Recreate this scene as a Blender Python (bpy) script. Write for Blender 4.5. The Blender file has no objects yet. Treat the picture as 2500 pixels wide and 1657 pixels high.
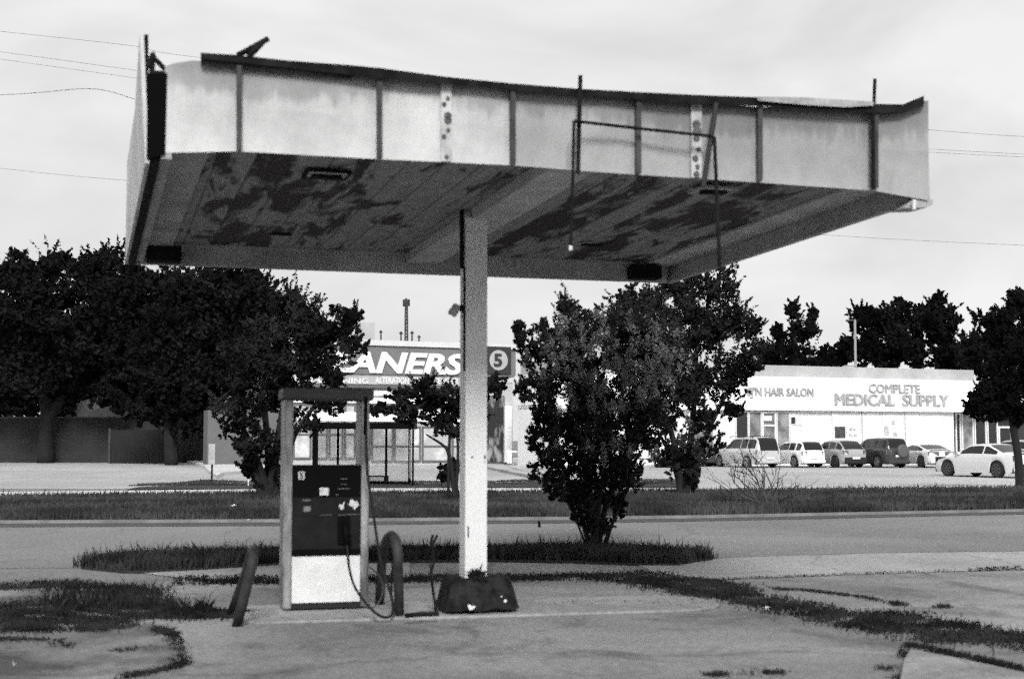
import bpy, math, random
import numpy as np
from mathutils import Vector, Matrix
R = math.radians
random.seed(7); rng = np.random.default_rng(7)
SC = bpy.context.scene
COL = SC.collection

# ---------------------------------------------------------------- camera
F, CX, CY, HY, EYE = 3350.0, 1250.0, 828.5, 1072.0, 1.65
PITCH = math.atan((HY - CY) / F)
cd = bpy.data.cameras.new('camera'); cam = bpy.data.objects.new('camera', cd); COL.objects.link(cam)
cd.sensor_width = 36; cd.lens = F / 2500 * 36; cd.clip_end = 3000; cd.clip_start = .1
cam.location = (0, 0, EYE); cam.rotation_euler = (math.pi / 2 + PITCH, 0, 0)
cd.dof.use_dof = True; cd.dof.focus_distance = 60; cd.dof.aperture_fstop = 2.0
SC.camera = cam
SC.render.engine = 'CYCLES'
SC.cycles.use_denoising = False
SC.cycles.use_adaptive_sampling = True; SC.cycles.adaptive_threshold = .3; SC.cycles.adaptive_min_samples = 12
SC.cycles.max_bounces = 5; SC.cycles.diffuse_bounces = 3; SC.cycles.transparent_max_bounces = 6
SC.cycles.caustics_reflective = False; SC.cycles.caustics_refractive = False
SC.view_settings.view_transform = 'Standard'; SC.view_settings.look = 'None'
SC.view_settings.exposure = 0.6; SC.view_settings.gamma = 1.0

# ---------------------------------------------------------------- daylight
SUN_EL, SUN_AZ = R(36), R(176)
w = bpy.data.worlds.new('World'); SC.world = w; w.use_nodes = True
nt = w.node_tree; nt.nodes.clear()
def N(nt, t, **k):
    n = nt.nodes.new(t)
    for a, b in k.items():
        if a == 'ins':
            for i, v in b.items(): n.inputs[i].default_value = v
        else: setattr(n, a, b)
    return n
out = N(nt, 'ShaderNodeOutputWorld'); bg = N(nt, 'ShaderNodeBackground', ins={'Strength': 0.1})
sky = N(nt, 'ShaderNodeTexSky', sky_type='NISHITA', sun_disc=False, sun_elevation=SUN_EL, sun_rotation=SUN_AZ, dust_density=3.0)
bw = N(nt, 'ShaderNodeRGBToBW')
tc = N(nt, 'ShaderNodeTexCoord'); mp = N(nt, 'ShaderNodeMapping'); mp.inputs['Scale'].default_value = (1.3, 1.3, 3.2)
ns = N(nt, 'ShaderNodeTexNoise', ins={'Scale': 2.6, 'Detail': 5.0, 'Roughness': .55, 'Distortion': .4})
rp = N(nt, 'ShaderNodeMapRange', ins={'From Min': .36, 'From Max': .6, 'To Min': 4.9, 'To Max': 6.2})
mx = N(nt, 'ShaderNodeMix', data_type='FLOAT', ins={'Factor': .88})
L = nt.links.new
L(sky.outputs[0], bw.inputs[0]); L(tc.outputs['Generated'], mp.inputs[0]); L(mp.outputs[0], ns.inputs[0])
L(ns.outputs[0], rp.inputs[0]); L(bw.outputs[0], mx.inputs[2]); L(rp.outputs[0], mx.inputs[3])
L(mx.outputs[0], bg.inputs[0]); L(bg.outputs[0], out.inputs[0])
sd = bpy.data.lights.new('sun', 'SUN'); sd.energy = 2.4; sd.angle = R(16); sd.color = (1, .995, .985)
so = bpy.data.objects.new('sun', sd); COL.objects.link(so)
tosun = Vector((math.sin(SUN_AZ) * math.cos(SUN_EL), math.cos(SUN_AZ) * math.cos(SUN_EL), math.sin(SUN_EL)))
so.rotation_euler = tosun.to_track_quat('Z', 'Y').to_euler()

# ---------------------------------------------------------------- pixel -> world (photo 2500x1657)
def ray(px, py):
    x = (px - CX) / F; z = -(py - CY) / F
    return Vector((x, math.cos(PITCH) - z * math.sin(PITCH), math.sin(PITCH) + z * math.cos(PITCH)))
def G(px, py, z=0.0):
    d = ray(px, py); t = (z - EYE) / d.z
    return Vector((d.x * t, d.y * t, z))
def AT(px, py, Y):
    d = ray(px, py); t = Y / d.y
    return Vector((d.x * t, Y, EYE + d.z * t))
def PLANE(px, py, p, n):
    d = ray(px, py); o = Vector((0, 0, EYE)); t = (Vector(p) - o).dot(n) / d.dot(n)
    return o + d * t

# ---------------------------------------------------------------- materials (black and white)
_M = {}
def mat(name, c, rough=.7, var=0.0, scale=3.0, stretch=(1, 1, 1), bump=0.0, metal=0.0, c2=None, detail=6.0, lo=.4, hi=.62, fine=0.0, spec=.4):
    if name in _M: return _M[name]
    m = bpy.data.materials.new(name); m.use_nodes = True; t = m.node_tree
    b = t.nodes['Principled BSDF']; b.inputs['Roughness'].default_value = rough; b.inputs['Metallic'].default_value = metal
    b.inputs['Specular IOR Level'].default_value = spec
    g = lambda v: (v, v, v, 1)
    if var or c2 is not None:
        co = N(t, 'ShaderNodeTexCoord'); ma = N(t, 'ShaderNodeMapping'); ma.inputs['Scale'].default_value = stretch
        no = N(t, 'ShaderNodeTexNoise', ins={'Scale': scale, 'Detail': detail, 'Roughness': .62})
        mr = N(t, 'ShaderNodeMapRange', ins={'From Min': lo, 'From Max': hi})
        mi = N(t, 'ShaderNodeMix', data_type='RGBA')
        mi.inputs[6].default_value = g(c); mi.inputs[7].default_value = g(c * (1 - var) if c2 is None else c2)
        t.links.new(co.outputs['Object'], ma.inputs[0]); t.links.new(ma.outputs[0], no.inputs[0])
        t.links.new(no.outputs[0], mr.inputs[0]); t.links.new(mr.outputs[0], mi.inputs[0])
        col = mi.outputs[2]
        if fine:
            n2 = N(t, 'ShaderNodeTexNoise', ins={'Scale': 60.0, 'Detail': 3.0, 'Roughness': .8})
            m2 = N(t, 'ShaderNodeMapRange', ins={'From Min': .3, 'From Max': .7, 'To Min': 1 - fine, 'To Max': 1 + fine})
            m3 = N(t, 'ShaderNodeMix', data_type='RGBA', blend_type='MULTIPLY', ins={0: 1.0})
            t.links.new(co.outputs['Object'], n2.inputs[0]); t.links.new(n2.outputs[0], m2.inputs[0])
            t.links.new(col, m3.inputs[6]); t.links.new(m2.outputs[0], m3.inputs[7]); col = m3.outputs[2]
        t.links.new(col, b.inputs['Base Color'])
        if bump:
            bu = N(t, 'ShaderNodeBump', ins={'Strength': bump, 'Distance': .02})
            t.links.new(no.outputs[0], bu.inputs['Height']); t.links.new(bu.outputs[0], b.inputs['Normal'])
    else:
        b.inputs['Base Color'].default_value = g(c)
    _M[name] = m; return m

def ground_mat(name, c, c2, crack=.5, csc=.35, stain=.35, big=.25):
    m = bpy.data.materials.new(name); m.use_nodes = True; t = m.node_tree; b = t.nodes['Principled BSDF']
    b.inputs['Roughness'].default_value = .92; b.inputs['Specular IOR Level'].default_value = .15
    l = t.links.new
    co = N(t, 'ShaderNodeTexCoord')
    n1 = N(t, 'ShaderNodeTexNoise', ins={'Scale': big, 'Detail': 8.0, 'Roughness': .6, 'Distortion': .6})
    n2 = N(t, 'ShaderNodeTexNoise', ins={'Scale': 14.0, 'Detail': 5.0, 'Roughness': .8})
    n3 = N(t, 'ShaderNodeTexNoise', ins={'Scale': 1.1, 'Detail': 7.0, 'Roughness': .65, 'Distortion': 1.0})
    l(co.outputs['Object'], n1.inputs[0]); l(co.outputs['Object'], n2.inputs[0]); l(co.outputs['Object'], n3.inputs[0])
    r1 = N(t, 'ShaderNodeMapRange', ins={'From Min': .38, 'From Max': .62}); l(n1.outputs[0], r1.inputs[0])
    mi = N(t, 'ShaderNodeMix', data_type='RGBA'); mi.inputs[6].default_value = (c, c, c, 1); mi.inputs[7].default_value = (c2, c2, c2, 1)
    l(r1.outputs[0], mi.inputs[0])
    r2 = N(t, 'ShaderNodeMapRange', ins={'From Min': .3, 'From Max': .7, 'To Min': .62, 'To Max': 1.38}); l(n2.outputs[0], r2.inputs[0])
    r3 = N(t, 'ShaderNodeMapRange', ins={'From Min': .52, 'From Max': .72, 'To Min': 1.0, 'To Max': 1 - stain}); l(n3.outputs[0], r3.inputs[0])
    # cracks: warped voronoi edges
    wv = N(t, 'ShaderNodeTexNoise', ins={'Scale': 1.5, 'Detail': 4.0}); l(co.outputs['Object'], wv.inputs[0])
    ad = N(t, 'ShaderNodeMix', data_type='RGBA', blend_type='LINEAR_LIGHT', ins={0: .35}); l(co.outputs['Object'], ad.inputs[6]); l(wv.outputs['Color'], ad.inputs[7])
    vo = N(t, 'ShaderNodeTexVoronoi', feature='DISTANCE_TO_EDGE', ins={'Scale': csc}); l(ad.outputs[2], vo.inputs['Vector'])
    r4 = N(t, 'ShaderNodeMapRange', ins={'From Min': 0.0, 'From Max': .012, 'To Min': 1 - crack, 'To Max': 1.0}); l(vo.outputs['Distance'], r4.inputs[0])
    p1 = N(t, 'ShaderNodeMath', operation='MULTIPLY'); p2 = N(t, 'ShaderNodeMath', operation='MULTIPLY')
    l(r2.outputs[0], p1.inputs[0]); l(r3.outputs[0], p1.inputs[1]); l(p1.outputs[0], p2.inputs[0]); l(r4.outputs[0], p2.inputs[1])
    mm = N(t, 'ShaderNodeMix', data_type='RGBA', blend_type='MULTIPLY', ins={0: 1.0}); l(mi.outputs[2], mm.inputs[6]); l(p2.outputs[0], mm.inputs[7])
    l(mm.outputs[2], b.inputs['Base Color'])
    bu = N(t, 'ShaderNodeBump', ins={'Strength': .35, 'Distance': .01}); l(n2.outputs[0], bu.inputs['Height']); l(bu.outputs[0], b.inputs['Normal'])
    return m

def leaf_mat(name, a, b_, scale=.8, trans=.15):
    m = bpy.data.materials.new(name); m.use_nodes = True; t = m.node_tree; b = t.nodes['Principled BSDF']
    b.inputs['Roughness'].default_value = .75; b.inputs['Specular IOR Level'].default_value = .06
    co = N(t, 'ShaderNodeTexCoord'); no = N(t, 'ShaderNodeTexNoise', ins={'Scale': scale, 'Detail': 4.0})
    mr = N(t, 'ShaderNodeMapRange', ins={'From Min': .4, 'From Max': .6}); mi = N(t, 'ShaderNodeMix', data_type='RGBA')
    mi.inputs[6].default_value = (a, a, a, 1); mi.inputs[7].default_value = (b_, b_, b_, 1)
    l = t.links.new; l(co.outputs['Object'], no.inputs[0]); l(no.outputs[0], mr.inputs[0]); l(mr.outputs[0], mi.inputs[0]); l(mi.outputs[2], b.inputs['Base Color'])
    return m

def brick_mat(name, c, c2, bw_=.4, bh=.2):
    m = bpy.data.materials.new(name); m.use_nodes = True; t = m.node_tree; b = t.nodes['Principled BSDF']; b.inputs['Roughness'].default_value = .9
    co = N(t, 'ShaderNodeTexCoord'); sp = N(t, 'ShaderNodeSeparateXYZ'); cb = N(t, 'ShaderNodeCombineXYZ')
    br = N(t, 'ShaderNodeTexBrick', ins={'Scale': 1.0, 'Brick Width': bw_, 'Row Height': bh, 'Mortar Size': .012})
    br.inputs['Color1'].default_value = (c, c, c, 1); br.inputs['Color2'].default_value = (c * .75, c * .75, c * .75, 1); br.inputs['Mortar'].default_value = (c2, c2, c2, 1)
    l = t.links.new; l(co.outputs['Object'], sp.inputs[0]); l(sp.outputs[0], cb.inputs[0]); l(sp.outputs[2], cb.inputs[1]); l(cb.outputs[0], br.inputs[0]); l(br.outputs[0], b.inputs['Base Color'])
    return m

# ---------------------------------------------------------------- mesh builder
class MB:
    def __init__(s): s.v = []; s.f = []
    def add(s, vs, fs):
        o = len(s.v); s.v += [tuple(v) for v in vs]; s.f += [tuple(i + o for i in f) for f in fs]; return s
    def hexa(s, p):   # 8 corners: bottom 4 ccw, top 4
        return s.add(p, [(0, 3, 2, 1), (4, 5, 6, 7), (0, 1, 5, 4), (1, 2, 6, 5), (2, 3, 7, 6), (3, 0, 4, 7)])
    def box(s, x0, x1, y0, y1, z0, z1):
        return s.hexa([(x0, y0, z0), (x1, y0, z0), (x1, y1, z0), (x0, y1, z0), (x0, y0, z1), (x1, y0, z1), (x1, y1, z1), (x0, y1, z1)])
    def fbox(s, o, yaw, a0, a1, d0, d1, z0, z1):   # box in a frame: a along, d away from the viewer
        c, n = math.cos(yaw), math.sin(yaw)
        def P(a, d, z): return (o[0] + a * c - d * n, o[1] + a * n + d * c, z)
        return s.hexa([P(a0, d0, z0), P(a1, d0, z0), P(a1, d1, z0), P(a0, d1, z0), P(a0, d0, z1), P(a1, d0, z1), P(a1, d1, z1), P(a0, d1, z1)])
    def prism(s, poly, ext):
        n = len(poly); p = [Vector(q) for q in poly]; e = Vector(ext)
        return s.add(p + [q + e for q in p], [tuple(range(n))[::-1], tuple(range(n, 2 * n))] + [(i, (i + 1) % n, n + (i + 1) % n, n + i) for i in range(n)])
    def tube(s, path, r, n=8, cap=True):
        pts = [Vector(p) for p in path]; rs = r if isinstance(r, (list, tuple)) else [r] * len(pts)
        vs = []; fs = []; up = Vector((0, 0, 1)); prev = None
        for i, p in enumerate(pts):
            d = (pts[min(i + 1, len(pts) - 1)] - pts[max(i - 1, 0)]).normalized()
            if prev is None:
                a = d.cross(up)
                if a.length < .05: a = d.cross(Vector((1, 0, 0)))
            else: a = prev - d * prev.dot(d)
            a.normalize(); prev = a; b = d.cross(a)
            for k in range(n):
                t = 2 * math.pi * k / n; vs.append(p + (a * math.cos(t) + b * math.sin(t)) * rs[i])
        for i in range(len(pts) - 1):
            for k in range(n):
                fs.append((i * n + k, i * n + (k + 1) % n, (i + 1) * n + (k + 1) % n, (i + 1) * n + k))
        if cap: fs += [tuple(range(n))[::-1], tuple(range((len(pts) - 1) * n, len(pts) * n))]
        return s.add(vs, fs)
    def disc(s, c, nrm, r, th, n=20):
        nrm = Vector(nrm).normalized(); c = Vector(c); return s.tube([c, c + nrm * th], r, n)

def smooth_path(P, n=6):
    P = [Vector(p) for p in P]; o = []
    for i in range(len(P) - 1):
        a, b, c, d = P[max(i - 1, 0)], P[i], P[i + 1], P[min(i + 2, len(P) - 1)]
        for k in range(n):
            t = k / n; o.append(.5 * ((2 * b) + (c - a) * t + (2 * a - 5 * b + 4 * c - d) * t * t + (3 * b - a - 3 * c + d) * t ** 3))
    o.append(P[-1]); return o

def tag(o, label=None, cat=None, group=None, kind=None):
    if label: o['label'] = label
    if cat: o['category'] = cat
    if group: o['group'] = group
    if kind: o['kind'] = kind
    return o
def thing(name, label, cat, loc=(0, 0, 0), rotz=0.0, group=None):
    o = bpy.data.objects.new(name, None); COL.objects.link(o); o.location = loc; o.rotation_euler = (0, 0, rotz); o.empty_display_size = .2
    o['_w'] = 1; return tag(o, label, cat, group)
def wloc(o):
    p = Vector((0, 0, 0))
    while o is not None: p += Vector(o.location); o = o.parent
    return p
def obj(name, mb, m, parent=None, local=False, origin=None, smooth=False, bevel=0.0, auto=False):
    """parent given: verts are world coords (made relative to the parent's position) unless local"""
    me = bpy.data.meshes.new(name)
    v = mb.v if isinstance(mb, MB) else mb[0]; f = mb.f if isinstance(mb, MB) else mb[1]
    off = Vector((0, 0, 0))
    if parent is not None and not local: off = wloc(parent)
    if origin is not None: off = Vector(origin)
    if isinstance(v, np.ndarray): v = (v - np.array(off)).tolist()
    elif off.length: v = [(a[0] - off[0], a[1] - off[1], a[2] - off[2]) for a in v]
    me.from_pydata(v, [], f if not isinstance(f, np.ndarray) else f.tolist()); me.update()
    me.materials.append(m)
    if smooth: me.shade_smooth()
    if auto:
        try: me.set_sharp_from_angle(angle=R(35))
        except Exception: pass
    o = bpy.data.objects.new(name, me); COL.objects.link(o)
    if parent is not None: o.parent = parent
    elif origin is not None: o.location = origin
    if bevel:
        b = o.modifiers.new('bevel', 'BEVEL'); b.width = bevel; b.segments = 2; b.limit_method = 'ANGLE'
    return o

def text_mesh(s, width, height, depth=.03, shear=0.0, bold=0.0, heavy=0.0):
    cu = bpy.data.curves.new('t', 'FONT'); cu.body = s; cu.size = 1; cu.shear = shear; cu.offset = bold; cu.extrude = .5; cu.resolution_u = 3
    o = bpy.data.objects.new('t', cu); COL.objects.link(o); bpy.context.view_layer.update()
    me = bpy.data.meshes.new_from_object(o.evaluated_get(bpy.context.evaluated_depsgraph_get()))
    v = np.array([x.co[:] for x in me.vertices]); f = [tuple(p.vertices) for p in me.polygons]
    bpy.data.objects.remove(o); bpy.data.curves.remove(cu); bpy.data.meshes.remove(me)
    v -= (v.max(0) + v.min(0)) / 2; sz = np.maximum(v.max(0) - v.min(0), 1e-6)
    v = v / sz * np.array([width, height, depth])
    if heavy:
        k = len(v); c = [v + np.array(q_) for q_ in ((0, 0, 0), (heavy, 0, .004), (-heavy, 0, .008), (0, heavy * .6, .012))]; v = np.concatenate(c); f = [tuple(i + j * k for i in q) for j in range(4) for q in f]
    return v, f
def put_text(name, s, center, yaw, width, height, m, parent, depth=.04, shear=0.0, bold=0.0, local=False, heavy=0.0):
    v, f = text_mesh(s, width, height, depth, shear, bold, heavy)
    c, n = math.cos(yaw), math.sin(yaw)
    x = center[0] + v[:, 0] * c + v[:, 2] * n; y = center[1] + v[:, 0] * n - v[:, 2] * c; z = center[2] + v[:, 1]
    return obj(name, (np.stack([x, y, z], 1), f), m, parent, local=local)

# ================================================================ SETTING
M_fore = ground_mat('forecourt_concrete', .14, .26, crack=.3, csc=.16, stain=.55)
M_fore2 = ground_mat('broken_slab', .17, .29, crack=.3, csc=.6, stain=.4, big=.9); M_light = ground_mat('pale_concrete', .25, .34, crack=.3, csc=.3, stain=.22)
M_road = ground_mat('worn_asphalt', .16, .21, crack=.25, csc=.3, stain=.15, big=.12)
M_lot = ground_mat('lot_concrete', .32, .42, crack=.25, csc=.2, stain=.2, big=.08)
M_park = ground_mat('parking_asphalt', .33, .44, crack=.2, csc=.2, stain=.2, big=.06)
M_walk = ground_mat('sidewalk_concrete', .5, .58, crack=.2, csc=.5, stain=.15)
M_kerb = mat('kerb_concrete', .19, .9, var=.35, scale=2.0, fine=.2)
M_soil = mat('soil', .02, .95, var=.4, scale=2.0)
M_grass = leaf_mat('grass_blades', .012, .035, 1.6)
M_grassf = leaf_mat('verge_grass_blades', .03, .075, .5)

def sheet(name, px, z, m, kind='structure', th=0.0):
    pts = [G(x, y, z) for x, y in px]
    mb = MB()
    if th: mb.prism([p - Vector((0, 0, th)) for p in pts], (0, 0, th))
    else: mb.add(pts, [tuple(range(len(pts)))])
    me = obj(name, mb, m); me['kind'] = kind; return me
mb = MB(); mb.add([(-700, -60, 0), (700, -60, 0), (700, 1400, 0), (-700, 1400, 0)], [(0, 1, 2, 3)]); tag(obj('ground', mb, M_fore), kind='structure')
far_kerb = [(-700, 1283), (0, 1278), (680, 1275), (1100, 1271), (1400, 1269), (1700, 1265), (2100, 1257), (2500, 1249), (3100, 1238)]
near_road = [(-700, 1391), (199, 1386), (683, 1374), (1189, 1364), (1739, 1362), (1937, 1355), (2140, 1349), (2500, 1345), (3100, 1338)]
pts = [G(x, y) for x, y in near_road] + [G(x, y - 2) for x, y in far_kerb[::-1]]
mb = MB(); mb.add([p + Vector((0, 0, .004)) for p in pts], [tuple(range(len(pts)))]); tag(obj('road', mb, M_road), kind='structure')
# pale drive apron on the right and pale slab left of the pump
sheet('driveway', [(1560, 1379), (1656, 1377), (1739, 1362), (1937, 1355), (2140, 1349), (2500, 1345), (2900, 1340), (2900, 1382), (2500, 1389), (2140, 1399), (1761, 1413), (1600, 1400)], .008, M_light)
sheet('pavement', [(338, 1397), (473, 1389), (683, 1377), (1000, 1372), (1000, 1408), (683, 1410), (473, 1412), (430, 1408)], .008, M_light)
# far verge with its kerb
VZ = .06
vt = [(-700, 1226), (0, 1222), (560, 1214), (900, 1212), (1250, 1211), (1700, 1208), (2100, 1203), (2500, 1199), (3100, 1192)]
k0 = [G(x, y, 0) for x, y in far_kerb]
def up(p, z, dy=0.0): return Vector((p.x * (p.y + dy) / p.y, p.y + dy, z))
n = len(k0); mb = MB()
for i in range(n - 1):
    a, b = k0[i], k0[i + 1]
    a2, b2 = up(a, 0, .0), up(b, 0, .0)
    mb.hexa([up(a, -.02, -.02), up(b, -.02, -.02), up(b, -.02, .2), up(a, -.02, .2), up(a, VZ, 0), up(b, VZ, 0), up(b, VZ, .2), up(a, VZ, .2)])
tag(obj('kerb', mb, M_kerb), kind='structure')
mb = MB()
for i in range(n - 1):
    a, b = k0[i], k0[i + 1]
    mb.add([up(a, .0085, -1.15), up(b, .0085, -1.15), up(b, .0085, -.03), up(a, .0085, -.03)], [(0, 1, 2, 3)])
tag(obj('gutter', mb, mat('gutter_concrete', .06, .9, var=.3, scale=1.5, fine=.2)), kind='structure')
back = [G(x, y, VZ) for x, y in vt]
verge_poly = [up(p, VZ, .2) for p in k0] + back[::-1]
mb = MB(); mb.prism([Vector((p.x, p.y, 0)) for p in verge_poly], (0, 0, VZ - .005)); tag(obj('verge_ground', mb, M_soil), kind='structure')
# pale sidewalk behind the verge and lots beyond
wk = [G(x, y - 1, .1) for x, y in vt] + [G(x, y, .1) for x, y in [(3100, 1180), (2500, 1184), (1700, 1190), (1250, 1191), (900, 1191), (560, 1194), (0, 1200), (-700, 1204)]]
mb = MB(); mb.prism([Vector((p.x, p.y, 0)) for p in wk], (0, 0, .1)); tag(obj('sidewalk', mb, M_walk), kind='structure')
mb = MB(); mb.add([(-90, 46, .006), (3.2, 46, .006), (3.2, 125, .006), (-90, 125, .006)], [(0, 1, 2, 3)]); tag(obj('lot', mb, M_lot), kind='structure')
mb = MB(); mb.add([(3.2, 46, .006), (95, 52, .006), (95, 150, .006), (3.2, 125, .006)], [(0, 1, 2, 3)]); tag(obj('parking_lot', mb, M_park), kind='structure')
# kerbed islands between street and lots
def strip_island(name, px, h, m, kind='structure'):
    pts = [G(x, y, h) for x, y in px]; mb = MB(); mb.prism([Vector((p.x, p.y, 0)) for p in pts], (0, 0, h)); return tag(obj(name, mb, m), kind=kind)
strip_island('grass_strip', [(310, 1193), (340, 1188), (440, 1184), (500, 1177), (540, 1179), (600, 1181), (900, 1181), (1080, 1181), (1080, 1190), (600, 1192)], .1, M_soil)
strip_island('planting_bed', [(1190, 1181), (1250, 1177), (1330, 1176), (1700, 1176), (1700, 1189), (1190, 1189)], .1, M_soil)
strip_island('traffic_island', [(415, 1119), (470, 1117), (600, 1116), (700, 1116), (700, 1146), (600, 1148), (545, 1152), (530, 1160), (512, 1150), (498, 1136), (470, 1126)], .15, M_walk)
strip_island('pavement_apron', [(1190, 1139), (1228, 1136), (1400, 1133), (1700, 1136), (1700, 1160), (1340, 1166), (1272, 1155)], .14, M_park)
mb = MB()
for a, b in zip([(1190, 1140), (1232, 1142), (1270, 1156)], [(1232, 1142), (1268, 1155), (1340, 1169)]):
    p, q = G(*a, 0), G(*b, 0); d = (q - p).normalized() * .0; nn = Vector((0, .3, 0))
    mb.hexa([p, q, q + nn, p + nn, p + Vector((0, 0, .2)), q + Vector((0, 0, .2)), q + nn + Vector((0, 0, .2)), p + nn + Vector((0, 0, .2))])
tag(obj('kerb', mb, mat('pale_kerb', .6, .9, var=.2)), kind='structure')
# the near grass island
near_isl = [(199, 1385), (300, 1395), (338, 1396), (473, 1389), (683, 1376), (1000, 1370), (1189, 1368), (1396, 1371), (1559, 1377), (1656, 1377), (1739, 1363), (1662, 1360), (1514, 1351), (1400, 1349), (1189, 1355), (683, 1361), (440, 1365), (260, 1374)]
strip_island('island_ground', near_isl, .02, M_soil)

# ---------------------------------------------------------------- grass
def inside(px, py, poly):
    x = np.asarray(px); y = np.asarray(py); c = np.zeros(x.shape, bool); n = len(poly)
    for i in range(n):
        x1, y1 = poly[i]; x2, y2 = poly[i - 1]
        cond = ((y1 > y) != (y2 > y)) & (x < (x2 - x1) * (y - y1) / (y2 - y1 + 1e-12) + x1); c ^= cond
    return c
def blades(pts, h, wd, lean=.5, nseg=1):
    n = len(pts); a = rng.uniform(0, 2 * np.pi, n); ln = rng.uniform(0, lean, n)[:, None]
    hh = (h * rng.uniform(.35, 1.15, n) * np.where(rng.random(n) > .96, 1.6, 1))[:, None]
    side = np.stack([np.cos(a), np.sin(a), 0 * a], 1) * wd / 2
    b = rng.uniform(0, 2 * np.pi, n); ld = np.stack([np.cos(b), np.sin(b), 0 * b], 1)
    mid = pts + np.array([0, 0, 1.0]) * hh * .55 + ld * ln * hh * .3
    tip = pts + np.array([0, 0, 1.0]) * hh * (1 - .3 * ln) + ld * ln * hh
    V = np.stack([pts - side, pts + side, mid + side * .8, tip, mid - side * .8], 1).reshape(-1, 3)
    i = np.arange(n)[:, None] * 5; return V, (i + np.arange(5)[None])
def scatter(poly, n, z=0.0, jit=0.0):
    P = np.array([(p[0], p[1]) for p in poly]); lo, hi = P.min(0), P.max(0); out = []
    tot = 0
    while tot < n:
        q = rng.uniform(lo, hi, (n * 3, 2)); q = q[inside(q[:, 0], q[:, 1], P)]; out.append(q); tot += len(q)
    q = np.concatenate(out)[:n]
    if jit: q = q + rng.normal(0, jit, q.shape)
    return np.concatenate([q, np.full((n, 1), z)], 1)
def clumpy(p, keep=.5, sc=1.5):
    v = np.sin(p[:, 0] * sc * 1.7 + 1.3 * np.sin(p[:, 1] * sc * 1.1)) * np.sin(p[:, 1] * sc * 2.3 + np.sin(p[:, 0] * sc * .9) * 1.7)
    return p[v > (rng.random(len(p)) - .5) * 2 * keep - (1 - keep)]
def grass_obj(name, label, cat, polys, m, h, wd, jit=0.0, lean=.5, clump=None):
    Vs = []; Fs = []; o = 0
    for poly, n, z in polys:
        p = scatter(poly, n, z, jit)
        if clump: p = clumpy(p, *clump)
        v, f = blades(p, h, wd, lean); Vs.append(v); Fs.append(f + o); o += len(v)
    return tag(obj(name, (np.concatenate(Vs), np.concatenate(Fs)), m), kind='stuff', label=label, cat=cat)
vp = [(p.x, p.y) for p in verge_poly]
x0, x1 = -17, 22
vpc = []
def poly_px(px, z=0.0): return [tuple(G(x, y, z)[:2]) for x, y in px]
vis_verge = poly_px([(-60, 1279), (680, 1275), (1100, 1271), (1400, 1269), (1700, 1265), (2100, 1257), (2560, 1248), (2560, 1199), (2100, 1203), (1700, 1208), (1250, 1211), (560, 1214), (-60, 1222)])
vis_verge = [(x, y + .25) if i < 7 else (x, y) for i, (x, y) in enumerate(vis_verge)]
grass_obj('verge_grass', 'long dark grass covering the verge between road and sidewalk', 'grass', [(vis_verge, 105000, VZ - .01)], M_grassf, .19, .028, jit=.05)
isl = poly_px(near_isl)
grass_obj('island_grass', 'tall dark grass on the narrow island behind the column', 'grass', [(isl, 34000, .01)], leaf_mat('island_blades', .018, .06, 2.0), .19, .016, jit=.08)
grass_obj('strip_grass', 'short grass on the strip by the bus shelter', 'grass', [(poly_px([(310, 1193), (340, 1188), (440, 1184), (500, 1177), (600, 1181), (1080, 1181), (1080, 1190), (600, 1192)]), 9000, .09), (poly_px([(1190, 1181), (1250, 1177), (1330, 1176), (1700, 1176), (1700, 1189), (1190, 1189)]), 6000, .09)], M_grassf, .06, .03)
# weeds growing in joints and cracks of the forecourt
def line_poly(pts, wpx):
    return [(x, y - wpx / 2) for x, y in pts] + [(x, y + wpx / 2) for x, y in pts[::-1]]
W = []
def wd_(px, n): W.append((poly_px(px), n, 0.0))
left_a = [(270, 1433), (372, 1443), (389, 1470), (399, 1494), (338, 1501), (304, 1514), (298, 1535), (203, 1541), (-40, 1543), (-40, 1481), (101, 1467), (169, 1481), (264, 1481)]
left_b = [(-40, 1433), (135, 1423), (189, 1421), (237, 1433), (372, 1433), (385, 1443), (189, 1447), (101, 1438), (-40, 1441)]
left_c = [(304, 1506), (399, 1494), (490, 1490), (561, 1499), (561, 1506), (440, 1509)]
joint = [(443, 1411), (683, 1411), (1189, 1407), (1307, 1406), (1485, 1402), (1544, 1397), (1612, 1401), (1640, 1410), (1485, 1413), (1337, 1417), (1189, 1418), (683, 1425), (473, 1427)]
diag = [(1485, 1412), (1700, 1416), (1761, 1420), (1852, 1454), (1937, 1471), (2004, 1488), (2106, 1498), (2207, 1498), (2227, 1508), (2359, 1525), (2540, 1560), (2540, 1590), (2342, 1563), (2258, 1567), (2140, 1541), (2004, 1518), (1869, 1487), (1700, 1454), (1496, 1419)]
wd_(left_a, 21000); wd_(left_b, 5000); wd_(left_c, 5000); wd_(joint, 12000); wd_(diag, 21000)
grass_obj('joint_weeds', 'dark weeds filling the broad joints across the forecourt', 'weeds', W, M_grass, .06, .010, jit=.13, lean=1.5, clump=(.8, 3.5))
W = []
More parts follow.
